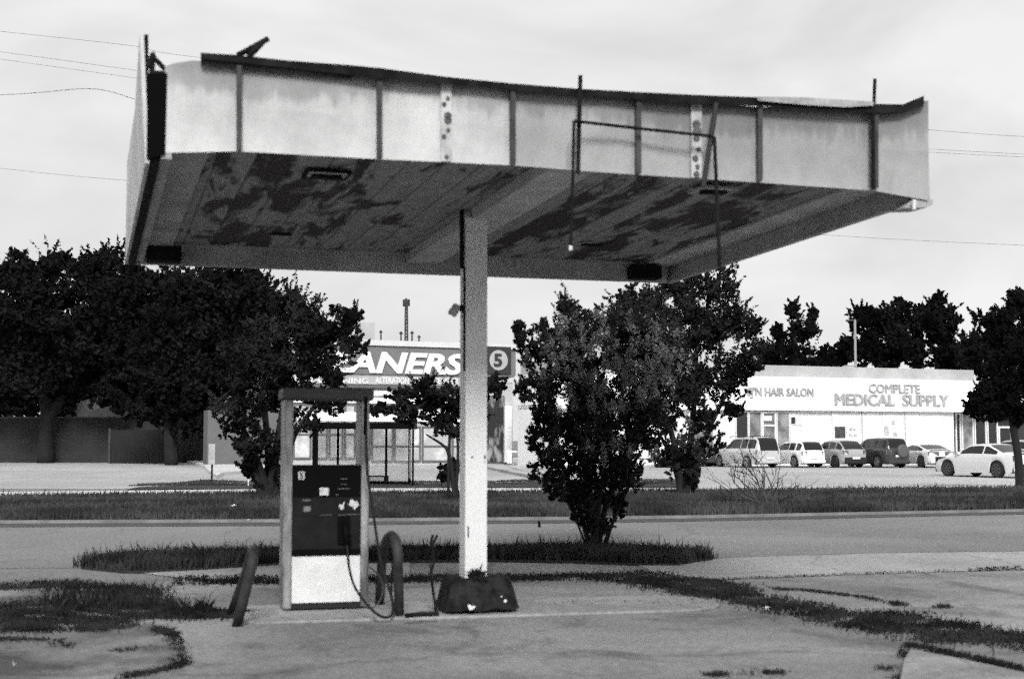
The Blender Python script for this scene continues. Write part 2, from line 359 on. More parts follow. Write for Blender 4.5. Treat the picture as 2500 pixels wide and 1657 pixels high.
for pts, wpx, n in [([(382, 1535), (423, 1552), (440, 1589), (450, 1619)], 12, 1500), ([(450, 1619), (423, 1629), (291, 1655)], 7, 900),
                    ([(1328, 1481), (1425, 1474), (1514, 1471), (1588, 1476), (1647, 1482), (1683, 1487)], 4, 1300),
                    ([(1886, 1437), (1981, 1443), (2058, 1452), (2106, 1457), (2153, 1469)], 5, 900), ([(2177, 1473), (2210, 1476)], 9, 300), ([(2290, 1481), (2320, 1481)], 6, 150),
                    ([(1761, 1414), (2140, 1399), (2403, 1392), (2540, 1388)], 3, 900), ([(2390, 1390), (2540, 1386)], 8, 600),
                    ([(2221, 1576), (2300, 1592), (2400, 1612), (2540, 1645)], 12, 2200), ([(2226, 1576), (2207, 1606)], 8, 400), ([(2185, 1652), (2280, 1656)], 14, 900),
                    ([(1735, 1647), (1765, 1647)], 8, 200), ([(1815, 1646), (1835, 1644)], 8, 90), ([(1865, 1645), (1905, 1642)], 8, 180), ([(2155, 1633), (2170, 1631)], 8, 80),
                    ([(1060, 1501), (1265, 1497)], 4, 200), ([(900, 1420), (960, 1418)], 5, 200), ([(-40, 1560), (100, 1565), (170, 1580)], 10, 800), ([(280, 1590), (400, 1582)], 5, 300)]:
    wd_(line_poly(pts, wpx), n)
grass_obj('crack_weeds', 'thin weeds sprouting from the cracks in the forecourt', 'weeds', W, M_grass, .035, .008, jit=.035, lean=1.6, clump=(.5, 4.0))
grass_obj('tall_weeds', 'spiky taller weeds beside the leaning guard hoop', 'weeds', [(poly_px([(395, 1496), (425, 1496), (425, 1502), (395, 1502)]), 160, 0), (poly_px([(430, 1498), (510, 1498), (510, 1504), (430, 1504)]), 160, 0), (poly_px([(100, 1472), (390, 1445), (390, 1490), (100, 1490)]), 500, 0)], M_grass, .2, .012, lean=.7)

# pump island slab
IY = .22
def slab_poly():
    o = G(590, 1514, .04); u = Vector((math.cos(IY), math.sin(IY), 0)); v = Vector((-math.sin(IY), math.cos(IY), 0)); P = []
    Ls, D = 4.1, 1.25
    for k in range(7): t = -math.pi / 2 - k * math.pi / 6; P.append(o + u * (.12 + .12 * math.cos(t)) + v * (.12 + .12 * math.sin(t))) if k < 4 else None
    P = [p for p in P if p is not None]
    P = P[::-1] if False else P
    A = [o + u * .0 + v * .12, o + u * .12]
    for k in range(9): t = -math.pi / 2 + k * math.pi / 8; A.append(o + u * (Ls + D / 2 * math.cos(t)) + v * (D / 2 + D / 2 * math.sin(t)))
    A += [o + u * .12 + v * D, o + v * (D - .12)]
    return A
sp_ = slab_poly(); mb = MB(); mb.prism([Vector((p.x, p.y, -.01)) for p in sp_], (0, 0, .035))
o_ = obj('pump_island', mb, ground_mat('island_concrete', .2, .31, crack=.15, csc=.4, stain=.35, big=.3), bevel=.02); tag(o_, kind='structure')
# broken pale slab, lower right
sheet('pavement', [(2224, 1582), (2300, 1598), (2400, 1618), (2560, 1652), (2560, 1700), (2190, 1700), (2207, 1610)], .05, M_fore2, th=.05)

sheet('dirty_pavement', [(-700, 1440), (200, 1436), (372, 1443), (399, 1494), (330, 1520), (382, 1535), (423, 1552), (440, 1589), (450, 1619), (291, 1655), (200, 1700), (-900, 1700)], .005, ground_mat('grimy_concrete', .07, .24, crack=.2, csc=.5, stain=.6, big=.9))
# ================================================================ CANOPY
M_dark = mat('rusted_steel', .006, .8, c2=.016, scale=5.0, fine=.3, spec=.08)
M_steel = mat('weathered_steel', .05, .6, c2=.02, scale=4.0, fine=.3)
M_paint = mat('chalky_white_paint', .62, .55, c2=.42, scale=2.2, lo=.5, hi=.75, fine=.1)
def face_mat(ca_, cb_, za):
    m = bpy.data.materials.new('stained_sheet'); m.use_nodes = True; t = m.node_tree; b = t.nodes['Principled BSDF']; b.inputs['Roughness'].default_value = .5
    l = t.links.new; co = N(t, 'ShaderNodeTexCoord'); sx = N(t, 'ShaderNodeSeparateXYZ'); l(co.outputs['Object'], sx.inputs[0])
    n1 = N(t, 'ShaderNodeTexNoise', ins={'Scale': 1.1, 'Detail': 6.0, 'Roughness': .6}); l(co.outputs['Object'], n1.inputs[0])
    ma = N(t, 'ShaderNodeMapping'); ma.inputs['Scale'].default_value = (9, 9, .7); l(co.outputs['Object'], ma.inputs[0])
    n2 = N(t, 'ShaderNodeTexNoise', ins={'Scale': 1.6, 'Detail': 4.0, 'Roughness': .6}); l(ma.outputs[0], n2.inputs[0])
    # water marks below the leaking rail: tide lines with ragged, streaky edges
    ge = N(t, 'ShaderNodeNewGeometry'); l(ge.outputs['Position'], n1.inputs[0]); l(ge.outputs['Position'], ma.inputs[0])
    def tide(ks, kn, z0, z1):
        a = N(t, 'ShaderNodeMath', operation='MULTIPLY_ADD', ins={1: ks, 2: -ks / 2}); l(n2.outputs[0], a.inputs[0])
        a1 = N(t, 'ShaderNodeMath', operation='MULTIPLY_ADD', ins={1: kn, 2: -kn / 2}); l(n1.outputs[0], a1.inputs[0])
        q = N(t, 'ShaderNodeMath', operation='ADD'); l(sx.outputs[2], q.inputs[0]); l(a.outputs[0], q.inputs[1])
        q1 = N(t, 'ShaderNodeMath', operation='ADD'); l(q.outputs[0], q1.inputs[0]); l(a1.outputs[0], q1.inputs[1])
        m_ = N(t, 'ShaderNodeMapRange', ins={'From Min': z0, 'From Max': z1}); l(q1.outputs[0], m_.inputs[0]); return m_
    t1 = tide(.35, .5, .04, .12); t2 = tide(.2, 1.9, za, .3)
    w_ = N(t, 'ShaderNodeMath', operation='MULTIPLY', ins={1: .3}); l(t1.outputs[0], w_.inputs[0])
    mr = N(t, 'ShaderNodeMath', operation='MULTIPLY_ADD', ins={1: .55}, use_clamp=True); l(t2.outputs[0], mr.inputs[0]); l(w_.outputs[0], mr.inputs[2])
    mi = N(t, 'ShaderNodeMix', data_type='RGBA'); mi.inputs[6].default_value = (ca_, ca_, ca_, 1); mi.inputs[7].default_value = (cb_, cb_, cb_, 1)
    l(mr.outputs[0], mi.inputs[0])
    n3 = N(t, 'ShaderNodeTexNoise', ins={'Scale': 3.0, 'Detail': 8.0, 'Roughness': .7}); l(co.outputs['Object'], n3.inputs[0])
    m2 = N(t, 'ShaderNodeMapRange', ins={'From Min': .35, 'From Max': .7, 'To Min': 1.05, 'To Max': .78}); l(n3.outputs[0], m2.inputs[0])
    mm = N(t, 'ShaderNodeMix', data_type='RGBA', blend_type='MULTIPLY', ins={0: 1.0}); l(mi.outputs[2], mm.inputs[6]); l(m2.outputs[0], mm.inputs[7]); l(mm.outputs[2], b.inputs['Base Color'])
    return m
M_face = face_mat(.54, .17, -.42); M_face2 = face_mat(.40, .12, -.62)
C0 = Vector((-.336, 13.553)); YAW = .291; CW, CD_, CH = 6.557, 5.754, 3.674
cu, cv = Vector((math.cos(YAW), math.sin(YAW))), Vector((-math.sin(YAW), math.cos(YAW)))
def cplan(a, b): p = C0 + cu * (a - .5) * CW + cv * (b - .5) * CD_; return p
NL = AT(365, 386, cplan(0, 0).y); NR = AT(2270, 487, cplan(1, 0).y); BL = AT(312, 645, cplan(0, 1).y); BR = AT(1640, 692, cplan(1, 1).y)
def CP(a, b, z=0.0): return NL.lerp(NR, a).lerp(BL.lerp(BR, a), b) + Vector((0, 0, z))
canopy = thing('station_canopy', 'derelict flat gas station canopy on a single white column', 'canopy', (C0.x, C0.y, 0))
fn = Vector((NR.x - NL.x, NR.y - NL.y, 0)).normalized(); fnn = Vector((fn.y, -fn.x, 0))   # fnn points to the camera
def FP(px, py, off=0.0): return PLANE(px, py, NL + fnn * off, fnn)
# soffit: planks with peeled patches
def soffit_mat():
    m = bpy.data.materials.new('peeling_soffit'); m.use_nodes = True; t = m.node_tree; b = t.nodes['Principled BSDF']; b.inputs['Roughness'].default_value = .8
    l = t.links.new; co = N(t, 'ShaderNodeTexCoord'); ma = N(t, 'ShaderNodeMapping'); ma.inputs['Rotation'].default_value = (0, 0, -YAW); ma.inputs['Scale'].default_value = (1.0, 1.0, 1)
    l(co.outputs['Object'], ma.inputs[0])
    m2 = N(t, 'ShaderNodeMapping'); m2.inputs['Scale'].default_value = (1.5, .42, 1); l(ma.outputs[0], m2.inputs[0])
    n1 = N(t, 'ShaderNodeTexNoise', ins={'Scale': 2.3, 'Detail': 9.0, 'Roughness': .62, 'Distortion': .6}); l(m2.outputs[0], n1.inputs[0])
    r1 = N(t, 'ShaderNodeMapRange', ins={'From Min': .49, 'From Max': .56})
    s0_ = N(t, 'ShaderNodeSeparateXYZ'); l(ma.outputs[0], s0_.inputs[0]); k1 = N(t, 'ShaderNodeMath', operation='MULTIPLY', ins={1: 3.3}); l(s0_.outputs[0], k1.inputs[0]); k2 = N(t, 'ShaderNodeMath', operation='FLOOR'); l(k1.outputs[0], k2.inputs[0])
    wn = N(t, 'ShaderNodeTexWhiteNoise', noise_dimensions='1D'); l(k2.outputs[0], wn.inputs['W']); k3 = N(t, 'ShaderNodeMath', operation='MULTIPLY_ADD', ins={1: .16, 2: -.08}); l(wn.outputs['Value'], k3.inputs[0])
    k4 = N(t, 'ShaderNodeMath', operation='ADD'); l(n1.outputs[0], k4.inputs[0]); l(k3.outputs[0], k4.inputs[1]); l(k4.outputs[0], r1.inputs[0])
    mi = N(t, 'ShaderNodeMix', data_type='RGBA'); mi.inputs[6].default_value = (.25, .25, .25, 1); mi.inputs[7].default_value = (.02, .012, .012, 1); l(r1.outputs[0], mi.inputs[0])
    sx = N(t, 'ShaderNodeSeparateXYZ'); l(ma.outputs[0], sx.inputs[0])
    fr = N(t, 'ShaderNodeMath', operation='MULTIPLY', ins={1: 3.3}); l(sx.outputs[0], fr.inputs[0])
    f2 = N(t, 'ShaderNodeMath', operation='FRACT'); l(fr.outputs[0], f2.inputs[0])
    f3 = N(t, 'ShaderNodeMath', operation='LESS_THAN', ins={1: .07}); l(f2.outputs[0], f3.inputs[0])
    n2 = N(t, 'ShaderNodeTexNoise', ins={'Scale': 9.0, 'Detail': 4.0}); l(m2.outputs[0], n2.inputs[0])
    r2 = N(t, 'ShaderNodeMapRange', ins={'From Min': .3, 'From Max': .7, 'To Min': .8, 'To Max': 1.2}); l(n2.outputs[0], r2.inputs[0])
    f4 = N(t, 'ShaderNodeMath', operation='MULTIPLY_ADD', ins={1: -.55, 2: 1.0}); l(f3.outputs[0], f4.inputs[0])
    f5 = N(t, 'ShaderNodeMath', operation='MULTIPLY'); l(f4.outputs[0], f5.inputs[0]); l(r2.outputs[0], f5.inputs[1])
    mm = N(t, 'ShaderNodeMix', data_type='RGBA', blend_type='MULTIPLY', ins={0: 1.0}); l(mi.outputs[2], mm.inputs[6]); l(f5.outputs[0], mm.inputs[7]); l(mm.outputs[2], b.inputs['Base Color'])
    return m
M_soffit = soffit_mat(); M_beam = mat('soffit_paint', .5, .7, c2=.38, scale=2.0, fine=.15); M_skirt = mat('skirt_paint', .4, .7, c2=.28, scale=1.6, fine=.15)
SK = .215
def slab4(mb, a0, a1, b0, b1, z0, z1):
    return mb.hexa([CP(a0, b0, z0), CP(a1, b0, z0), CP(a1, b1, z0), CP(a0, b1, z0), CP(a0, b0, z1), CP(a1, b0, z1), CP(a1, b1, z1), CP(a0, b1, z1)])
mb = MB(); slab4(mb, .012, .988, .005, .988, SK, SK + .03); obj('soffit', mb, M_soffit, canopy)
mb = MB(); slab4(mb, .03, .97, .03, .97, SK + .04, .52); obj('roof', mb, M_dark, canopy)
# perimeter skirts / fascia on the other three sides
mb = MB(); slab4(mb, 0, 1, .988, 1, 0, .72); obj('rear_fascia', mb, M_skirt, canopy)
mb = MB(); slab4(mb, .02, .98, .95, .985, SK - .03, SK - .002); slab4(mb, .02, .98, .972, .9875, .004, SK - .03); obj('rear_lip', mb, M_skirt, canopy)
mb = MB(); slab4(mb, .988, 1, 0, .988, 0, .60); obj('right_fascia', mb, M_skirt, canopy)
mb = MB(); slab4(mb, .93, .985, .02, .95, SK - .03, SK - .003); obj('right_lip', mb, M_beam, canopy)
mb = MB(); slab4(mb, .015, .07, .02, .95, SK - .05, SK - .003); slab4(mb, .012, .024, 0.0, .95, -.0, SK - .05); obj('left_lip', mb, M_skirt, canopy)
mb = MB(); slab4(mb, .0005, .0115, .004, .986, -.03, .55); obj('left_backing', mb, M_dark, canopy)  # dark slab added to hide the pale sliver inside the left fascia
mb = MB(); slab4(mb, .03, .085, .93, .971, -.004, SK - .05); obj('corner_bracket', mb, M_dark, canopy)
mb = MB(); slab4(mb, .90, .955, .93, .971, .002, SK - .05); obj('corner_bracket', mb, M_dark, canopy)
# tall left fascia seen edge-on
mb = MB()
lf = [CP(0, 0, -.04), CP(0, 1, 0), CP(0, 1, 1.16), CP(0, .5, 1.08), AT(351, 84, NL.y + .03)]
lo = fn * -.03
mb.prism([p for p in lf], lo); obj('left_fascia', mb, mat('dull_white_sheet', .55, .6, c2=.42, scale=1.2), canopy)
mb = MB(); mb.tube([AT(357, 86, NL.y + .05), AT(357, 375, NL.y + .05)], .016, 6); mb.tube([AT(374, 128, NL.y + .1), AT(372, 200, NL.y + .1)], .014, 6)
mb.tube([AT(360, 165, NL.y + .05), AT(374, 132, NL.y + .08)], .02, 6); mb.tube([AT(374, 140, NL.y + .08), AT(408, 175, NL.y + .1)], .02, 6); mb.tube([AT(372, 182, NL.y + .08), AT(372, 150, NL.y + .08)], .02, 6)
mb.tube([AT(364, 180, NL.y + .08), AT(404, 180, NL.y + .1)], .022, 6)
obj('corner_frame', mb, M_dark, canopy)
# solid black box at the missing corner sheet, standing in for the shaded inside
mb = MB(); mb.hexa([FP(358, 388, .02), FP(403, 378, .02), FP(405, 376, -.3), FP(362, 382, -.3), FP(360, 182, .02), FP(408, 178, .02), FP(407, 176, -.3), FP(362, 180, -.3)]); obj('corner_void', mb, mat('gap_shade', .004, .9, spec=.02), canopy)
# the near face: sheets between straps
top_line = [(400, 166), (440, 152), (500, 150), (583, 158), (925, 186), (1250, 216), (1556, 240), (1852, 262), (2000, 262), (2132, 258), (2200, 262), (2258, 246), (2275, 246)]
bot_line = [(390, 374), (583, 370), (925, 389), (1250, 404), (1413, 417), (1556, 427), (1852, 446), (2132, 466), (2275, 491)]
def li(line, x):
    for (a, b), (c, d) in zip(line, line[1:]):
        if a <= x <= c: return b + (d - b) * (x - a) / (c - a)
    return line[0][1] if x < line[0][0] else line[-1][1]
seams = [402, 583, 925, 1075, 1250, 1413, 1556, 1700, 1852, 2132, 2266]
for i in range(len(seams) - 1):
    a, b = seams[i], seams[i + 1]; k = 8; xs = [a + (b - a) * j / k for j in range(k + 1)]
    vs = []
    for j, x in enumerate(xs):
        bow = .018 * math.sin(math.pi * j / k) * (1 if i % 2 else -.6)
        e = 1.5 if 0 < j < k else 0
        if i == 9: bow += .05 * (j / k) ** 2
        vs += [FP(x, li(bot_line, x), bow * .3), FP(x, (li(bot_line, x) + li(top_line, x)) / 2, bow), FP(x, li(top_line, x) + random.uniform(-3, 2) * (i == 0), bow * .5)]
    fs = []
    for j in range(k):
        for r in range(2): fs.append((j * 3 + r, j * 3 + 3 + r, j * 3 + 4 + r, j * 3 + 1 + r))
    o = obj('fascia_sheet', MB().add(vs, fs), M_face if i < 4 else M_face2, None, origin=(0, 0, 0))
    o.parent = canopy; me = o.data
    base = FP((a + b) / 2, (li(bot_line, (a + b) / 2) * .45 + li(top_line, (a + b) / 2) * .55), 0)
    for v in me.vertices: v.co -= base
    o.location = base - wloc(canopy)
    sm = o.modifiers.new('thick', 'SOLIDIFY'); sm.thickness = .008; sm.offset = 0
# straps
for x, y0, y1, wpx in [(583, 162, 368, 12), (925, 188, 387, 12), (1250, 220, 402, 12), (1556, 242, 425, 12), (1852, 262, 443, 11), (2133, 262, 460, 13)]:
    mb = MB(); a = [FP(x - wpx / 2, y1, .02), FP(x + wpx / 2, y1, .02), FP(x + wpx / 2, y0, .045), FP(x - wpx / 2, y0, .045)]
    mb.prism(a, fnn * .035); obj('strap', mb, M_steel, canopy)
M_spot = mat('bolt_rust', .12, .9, c2=.04, scale=30.0)
for x in (1090, 1700):
    mb = MB(); y0, y1 = li(top_line, x) + 2, li(bot_line, x) - 2
    mb.prism([FP(x - 14, y1, .022), FP(x + 12, y1, .022), FP(x + 12, y0, .022), FP(x - 14, y0, .022)], fnn * .012); s_ = obj('splice_plate', mb, mat('splice_white', .5, .6, c2=.3, scale=4.0), canopy)
    mb = MB()
    hh = y1 - y0
    for (dx, fr, r) in [(3, .2, .015), (-6, .27, .018), (3, .42, .03), (3, .47, .03), (4, .6, .016), (-6, .68, .018), (0, .94, .016)] if x == 1090 else [(0, .28, .035), (2, .38, .038), (0, .47, .025), (5, .62, .02), (-3, .74, .025), (2, .85, .02), (0, .95, .025)]:
        mb = MB(); mb.disc(FP(x + dx, y0 + hh * fr, .034), fnn, r, .01, 10); obj('rust_patch', mb, M_spot, s_)
# bent gutter rail along the top
def ribbon(pts, off0, off1):
    mb = MB()
    for (xa, ta, ba), (xb, tb, bb) in zip(pts, pts[1:]):
        mb.hexa([FP(xa, ba, off1), FP(xb, bb, off1), FP(xb, bb, off0), FP(xa, ba, off0), FP(xa, ta, off1), FP(xb, tb, off1), FP(xb, tb, off0), FP(xa, ta, off0)])
    return mb
mb = ribbon([(490, 129, 143), (583, 135, 153), (700, 148, 166), (860, 160, 184), (925, 166, 192), (1090, 188, 206), (1250, 204, 219), (1413, 217, 232), (1556, 225, 243), (1700, 232, 254), (1852, 238, 260), (1960, 241, 266), (2060, 246, 272), (2133, 254, 276), (2205, 255, 275), (2256, 234, 256)], -.05, .1)
obj('top_rail', mb, M_dark, canopy)
mb = ribbon([(490, 138, 156), (583, 148, 166), (700, 160, 180), (860, 178, 194)], -.04, .05); obj('rail_flange', mb, M_steel, canopy)
mb = ribbon([(1850, 236, 246), (1960, 238, 256), (2060, 244, 262), (2133, 248, 258)], .112, .13); obj('rail_flange', mb, mat('bare_metal', .38, .45, c2=.2, scale=6.0), canopy)
mb = MB(); mb.tube([FP(580, 136, .05), FP(655, 95, .05)], .022, 6); mb.tube([FP(608, 138, .05), FP(640, 104, .05)], .026, 6); obj('broken_bracket', mb, M_dark, canopy)
# fascia corner on the right, bent inward and sagging lip
mb = MB(); mb.prism([FP(2235, 482, .0), FP(2262, 480, .0), FP(2279, 490, .0), FP(2276, 500, .0), FP(2262, 507, .0), FP(2205, 508, 0)], -fnn * .25); obj('sagging_corner', mb, M_skirt, canopy)
mb = MB(); mb.tube([FP(2232, 488, .05), FP(2231, 512, .05)], .018, 6); obj('drip_pipe', mb, M_paint, canopy)
# beam, column, footing
mb = MB(); slab4(mb, .475, .535, .015, .965, SK - .11, SK - .003); obj('beam', mb, M_beam, canopy)
colc = Vector((-.372, 13.25, 0)); cw2 = .108
mb = MB(); mb.fbox((colc.x, colc.y), YAW, -cw2, cw2, -cw2, cw2, .2, NL.z + SK - .112)
obj('column', mb, mat('column_white_paint', .64, .5, c2=.5, scale=1.6, lo=.5, hi=.7, fine=.12), canopy, bevel=.006)
mb = MB(); mb.fbox((colc.x, colc.y), YAW, -cw2 - .035, -cw2 - .003, -.05, .0, 3.3, NL.z + SK + .0); mb.fbox((colc.x, colc.y), YAW, -cw2 - .018, -cw2 - .003, -.10, -.085, 2.3, 3.299); obj('conduit', mb, M_dark, canopy)
mb = MB()
for k in range(6):
    mb = MB(); mb.disc(colc + Vector((.29, -.957, 0)) * (cw2 + .0) + Vector((random.uniform(-.09, .09), random.uniform(-.03, .02), 1.49 + random.uniform(-.03, .03))), (.287, -.958, 0), random.uniform(.006, .014), .004, 7); obj('stain', mb, M_spot, canopy)
mb = MB(); mb.fbox((colc.x, colc.y), YAW, -.085, -.07, -cw2 - .003, -cw2 - .001, .72, .83)
obj('stain', mb, M_spot, canopy)
# floodlight on the column
fl = MB(); c_ = AT(1107, 757, 13.2); fl.add(*(lambda: (lambda P: (P, [(0, 1, 2, 3), (4, 7, 6, 5), (0, 4, 5, 1), (1, 5, 6, 2), (2, 6, 7, 3), (3, 7, 4, 0)]))([AT(1091, 764, 13.1), AT(1112, 776, 13.1), AT(1126, 750, 13.15), AT(1110, 738, 13.15), AT(1091, 764, 13.3), AT(1112, 776, 13.3), AT(1126, 750, 13.28), AT(1110, 738, 13.28)]))())
obj('floodlight', fl, mat('lamp_grey', .35, .5), canopy, bevel=.02)
mb = MB(); mb.tube([AT(1118, 752, 13.2), AT(1132, 752, 13.22)], .03, 8); obj('lamp_bracket', mb, M_dark, canopy)
# recessed ceiling lights
def on_soffit(px, py, z=-.003): p = PLANE(px, py, CP(.5, .5, SK + z), Vector((0, 0, 1))); return p
for (cx_, cy_, w_, tilt) in [(797, 424, .38, 0), (686, 564, .36, 0), (1446, 591, .36, 0), (1742, 462, .36, .12)]:
    p = on_soffit(cx_, cy_); cl = MB()
    for (a0, a1, d0, d1) in [(-w_ / 2, w_ / 2, -.17, -.15), (-w_ / 2, w_ / 2, .13, .17), (-w_ / 2, -w_ / 2 + .03, -.15, .13), (w_ / 2 - .02, w_ / 2, -.15, .13)]: cl.fbox((p.x, p.y), YAW, a0, a1, d0, d1, p.z - .022, p.z)
    lt = obj('ceiling_light', cl, M_dark if tilt == 0 else M_skirt, canopy)
    mb = MB(); mb.fbox((p.x, p.y), YAW, -w_ / 2 + .031, w_ / 2 - .021, -.149, .129, p.z - .012, p.z - .004); obj('plate', mb, M_beam, lt)
    mb = MB(); mb.fbox((p.x, p.y), YAW, -w_ / 2 + .07, w_ / 2 - .06, -.04, .07, p.z - .04, p.z - .014); obj('lamp_socket', mb, M_dark, lt)
# footing: rough tapered concrete block
fo = MB(); o = colc; nb = 28; rings = [(0.0, .37, .28), (.08, .345, .27), (.18, .315, .25), (.26, .29, .235), (.29, .27, .21)]
vs = []; fs = []
for k, (z, rx, ry) in enumerate(rings):
    for i in range(nb):
        t = 2 * math.pi * i / nb; cx_, sy_ = math.cos(t), math.sin(t)
        e = 9; q = (abs(cx_) ** e + abs(sy_) ** e) ** (-1 / e); j = 1 + random.uniform(-.02, .02)
        x, y = rx * cx_ * q * j, ry * sy_ * q * j; vs.append((o.x + x * math.cos(YAW) - y * math.sin(YAW) + .035, o.y + x * math.sin(YAW) + y * math.cos(YAW), .055 + z + random.uniform(-.008, .008)))
for k in range(len(rings) - 1):
    for i in range(nb): fs.append((k * nb + i, k * nb + (i + 1) % nb, (k + 1) * nb + (i + 1) % nb, (k + 1) * nb + i))
fs.append(tuple(range((len(rings) - 1) * nb, len(rings) * nb)))
obj('footing', fo.add(vs, fs), mat('grimy_footing', .026, .95, c2=.009, scale=9.0, bump=1.0, fine=.5, spec=.05), canopy, bevel=.0)
mb = MB()
for px, py, r in [(1150, 1483, .022), (1146, 1478, .015), (1157, 1481, .014), (1234, 1466, .015), (1224, 1455, .008)]: mb = MB(); mb.disc(AT(px, py, 12.87), (0, -1, .1), r, .02, 7); obj('paint_chip', mb, M_paint, canopy)
mb = MB(); pts = np.array(G(1155, 1500, 0)) * 0 + np.array([[colc.x + .03 + random.gauss(0, .035), colc.y - .2 + random.gauss(0, .03), .34] for _ in range(160)])
v, f = blades(pts, .11, .02, 1.4); tag(obj('weed_tuft', (v, f), M_grass), 'small leafy weed growing on top of the dark column footing', 'weed')

# hanging remains of the sign frame in front of the fascia
sf = thing('sign_frame', 'bent pipe sign frame hanging loose in front of the canopy fascia', 'sign frame', FP(1570, 320, .12))
mb = MB(); mb.tube([FP(1417, 185, .12), FP(1411, 424, .12)], .017, 8); obj('upright', mb, M_dark, sf)
mb = MB(); mb.tube([FP(1401, 296, .2), FP(1399, 420, .3), FP(1393, 600, .35)], .012, 8); u_ = obj('hanging_pipe', mb, M_dark, sf)
mb = MB(); mb.tube([FP(1393, 600, .35), FP(1393, 611, .35)], .015, 8); obj('end_cap', mb, M_paint, u_)
mb = MB(); mb.tube([FP(1402, 296, .17), FP(1570, 315, .14), FP(1740, 333, .17)], .013, 8); obj('crossbar', mb, M_dark, sf)
mb = MB(); mb.tube([FP(1744, 335, .2), FP(1750, 480, .3), FP(1757, 652, .38)], .015, 8); obj('hanging_pipe', mb, M_dark, sf)
mb = MB(); mb.tube([FP(1749, 252, .15), FP(1717, 455, .15)], .022, 8); obj('brace', mb, mat('tar_black', .015, .7), sf)
vp_ = thing('pipe_mast', 'single dark pipe fixed upright at the right end of the fascia', 'pipe', FP(2133, 462, .1))
mb = MB(); mb.tube([FP(2136, 193, .1), FP(2132, 300, .1), FP(2133, 462, .1)], .015, 8); obj('pipe', mb, M_dark, vp_)

# ================================================================ FUEL PUMP
PY = .25
pump = thing('fuel_pump', 'old fuel pump with white lower panel and black upper panel numbered 5', 'fuel pump', (0, 0, 0), PY)
fl_ = G(690, 1489, .04); fr_ = G(898, 1480, .04)
PWd = .82; cpt = (fl_ + fr_) / 2; pump.location = (cpt.x, cpt.y, .04)
hw = PWd / 2; D = .42
M_post = mat('dented_post_metal', .34, .4, c2=.09, scale=2.2, stretch=(2, 2, .8), fine=.2, metal=.2); M_black = mat('black_panel', .003, .6, spec=.05); M_black2 = mat('smoky_panel', .009, .6, c2=.014, scale=5.0, spec=.08)
M_white = mat('white_panel', .66, .5, c2=.55, scale=3.0, fine=.06)
def lb(*a): return MB().box(*a)
obj('side_post', lb(-hw, -hw + .085, 0, D, 0, 2.0), M_post, pump, local=True, bevel=.02)
obj('side_post', lb(hw - .08, hw, 0, D, 0, 2.0), M_post, pump, local=True, bevel=.02)
obj('crown', MB().hexa([(-hw - .03, -.04, 1.995), (hw + .03, -.04, 1.985), (hw + .03, D + .04, 1.985), (-hw - .03, D + .04, 1.995), (-hw - .02, -.03, 2.105), (hw + .04, -.03, 2.105), (hw + .04, D + .03, 2.105), (-hw - .02, D + .03, 2.105)]), mat('crown_grey', .05, .6, var=.3, scale=3.0), pump, local=True, bevel=.015)
x0, x1 = -hw + .086, hw - .081
obj('cabinet', lb(x0, x1, .03, D - .03, .04, 1.36), mat('cabinet_dark', .03, .6), pump, local=True)
obj('plinth', lb(-hw + .03, hw - .03, .015, D - .01, 0, .05), mat('plinth_black', .01, .8), pump, local=True)
obj('lower_panel', lb(x0, x1, .012, .03, .055, .50), M_white, pump, local=True, bevel=.004)
head = obj('meter_panel', lb(x0, x1, .005, .03, 1.06, 1.365), M_black, pump, local=True)
mid = obj('payment_panel', lb(x0, x1, .01, .03, .88, 1.055), M_black2, pump, local=True)
low = obj('valve_panel', lb(x0, x1, .01, .03, .56, .875), M_black2, pump, local=True)
obj('black_band', lb(x0, x1, -.004, .03, .505, .555), M_black, pump, local=True)  # black band between valve panel and lower panel
sc_ = (x1 - x0) / (885 - 716)
def pp(px, py): return x0 + (px - 716) * sc_, 1.365 - (py - 1129) * (1.365 - .505) / (1354 - 1129)
def plate(name, px0, py0, px1, py1, m, par, y=0.0, th=.004):
    a, z1 = pp(px0, py0); b, z0 = pp(px1, py1); return obj(name, lb(a, b, y - th, y, z0, z1), m, par, local=True)
M_sticker = mat('sticker_white', .62, .6, c2=.4, scale=30.0)
np_ = plate('number_plate', 729, 1145, 744.5, 1165, M_sticker, head, .004)
x_, z_ = pp(736.7, 1155); put_text('numeral', '5', (x_, -.003, z_), 0, .034, .058, M_black, np_, depth=.003, bold=.02, local=True)
plate('sticker', 782, 1186, 804.5, 1205, M_sticker, head, .004)
M_slot = mat('slot_grey', .12, .5)
for a in [(834, 1163.5, 851, 1165), (834, 1177, 850, 1178.5), (827, 1188.5, 857, 1190), (822, 1203, 829, 1204.5)]: plate('readout_slot', *a, M_slot, head, .004)
plate('sticker', 740, 1215, 761, 1219, mat('worn_sticker', .14, .7, c2=.08, scale=40.0), mid, .009); plate('sticker', 743, 1232, 760, 1245, mat('worn_sticker2', .2, .7, c2=.1, scale=40.0), mid, .009)
def cut(name, pts, m, par, y):
    P = [pp(*p) for p in pts]; obj(name, MB().prism([(a, y - .003, z) for a, z in P], (0, .003, 0)), m, par, local=True)
cut('sticker', [(829, 1229), (834, 1228), (838, 1230), (842, 1223), (846, 1222), (842, 1230), (844, 1235), (841, 1240), (837, 1242), (832, 1238), (832, 1232)], M_sticker, mid, .009)
cut('sticker', [(853, 1228), (858, 1226), (859, 1216), (865, 1216), (868, 1220), (875, 1220), (877, 1222), (881, 1230), (879, 1233), (873, 1236), (871, 1242), (868, 1240), (865, 1234), (859, 1233)], M_sticker, mid, .009)
plate('trim_line', 783, 1254, 813, 1255, M_slot, low, .009); plate('trim_line', 829, 1253, 882, 1254.5, M_slot, low, .009)
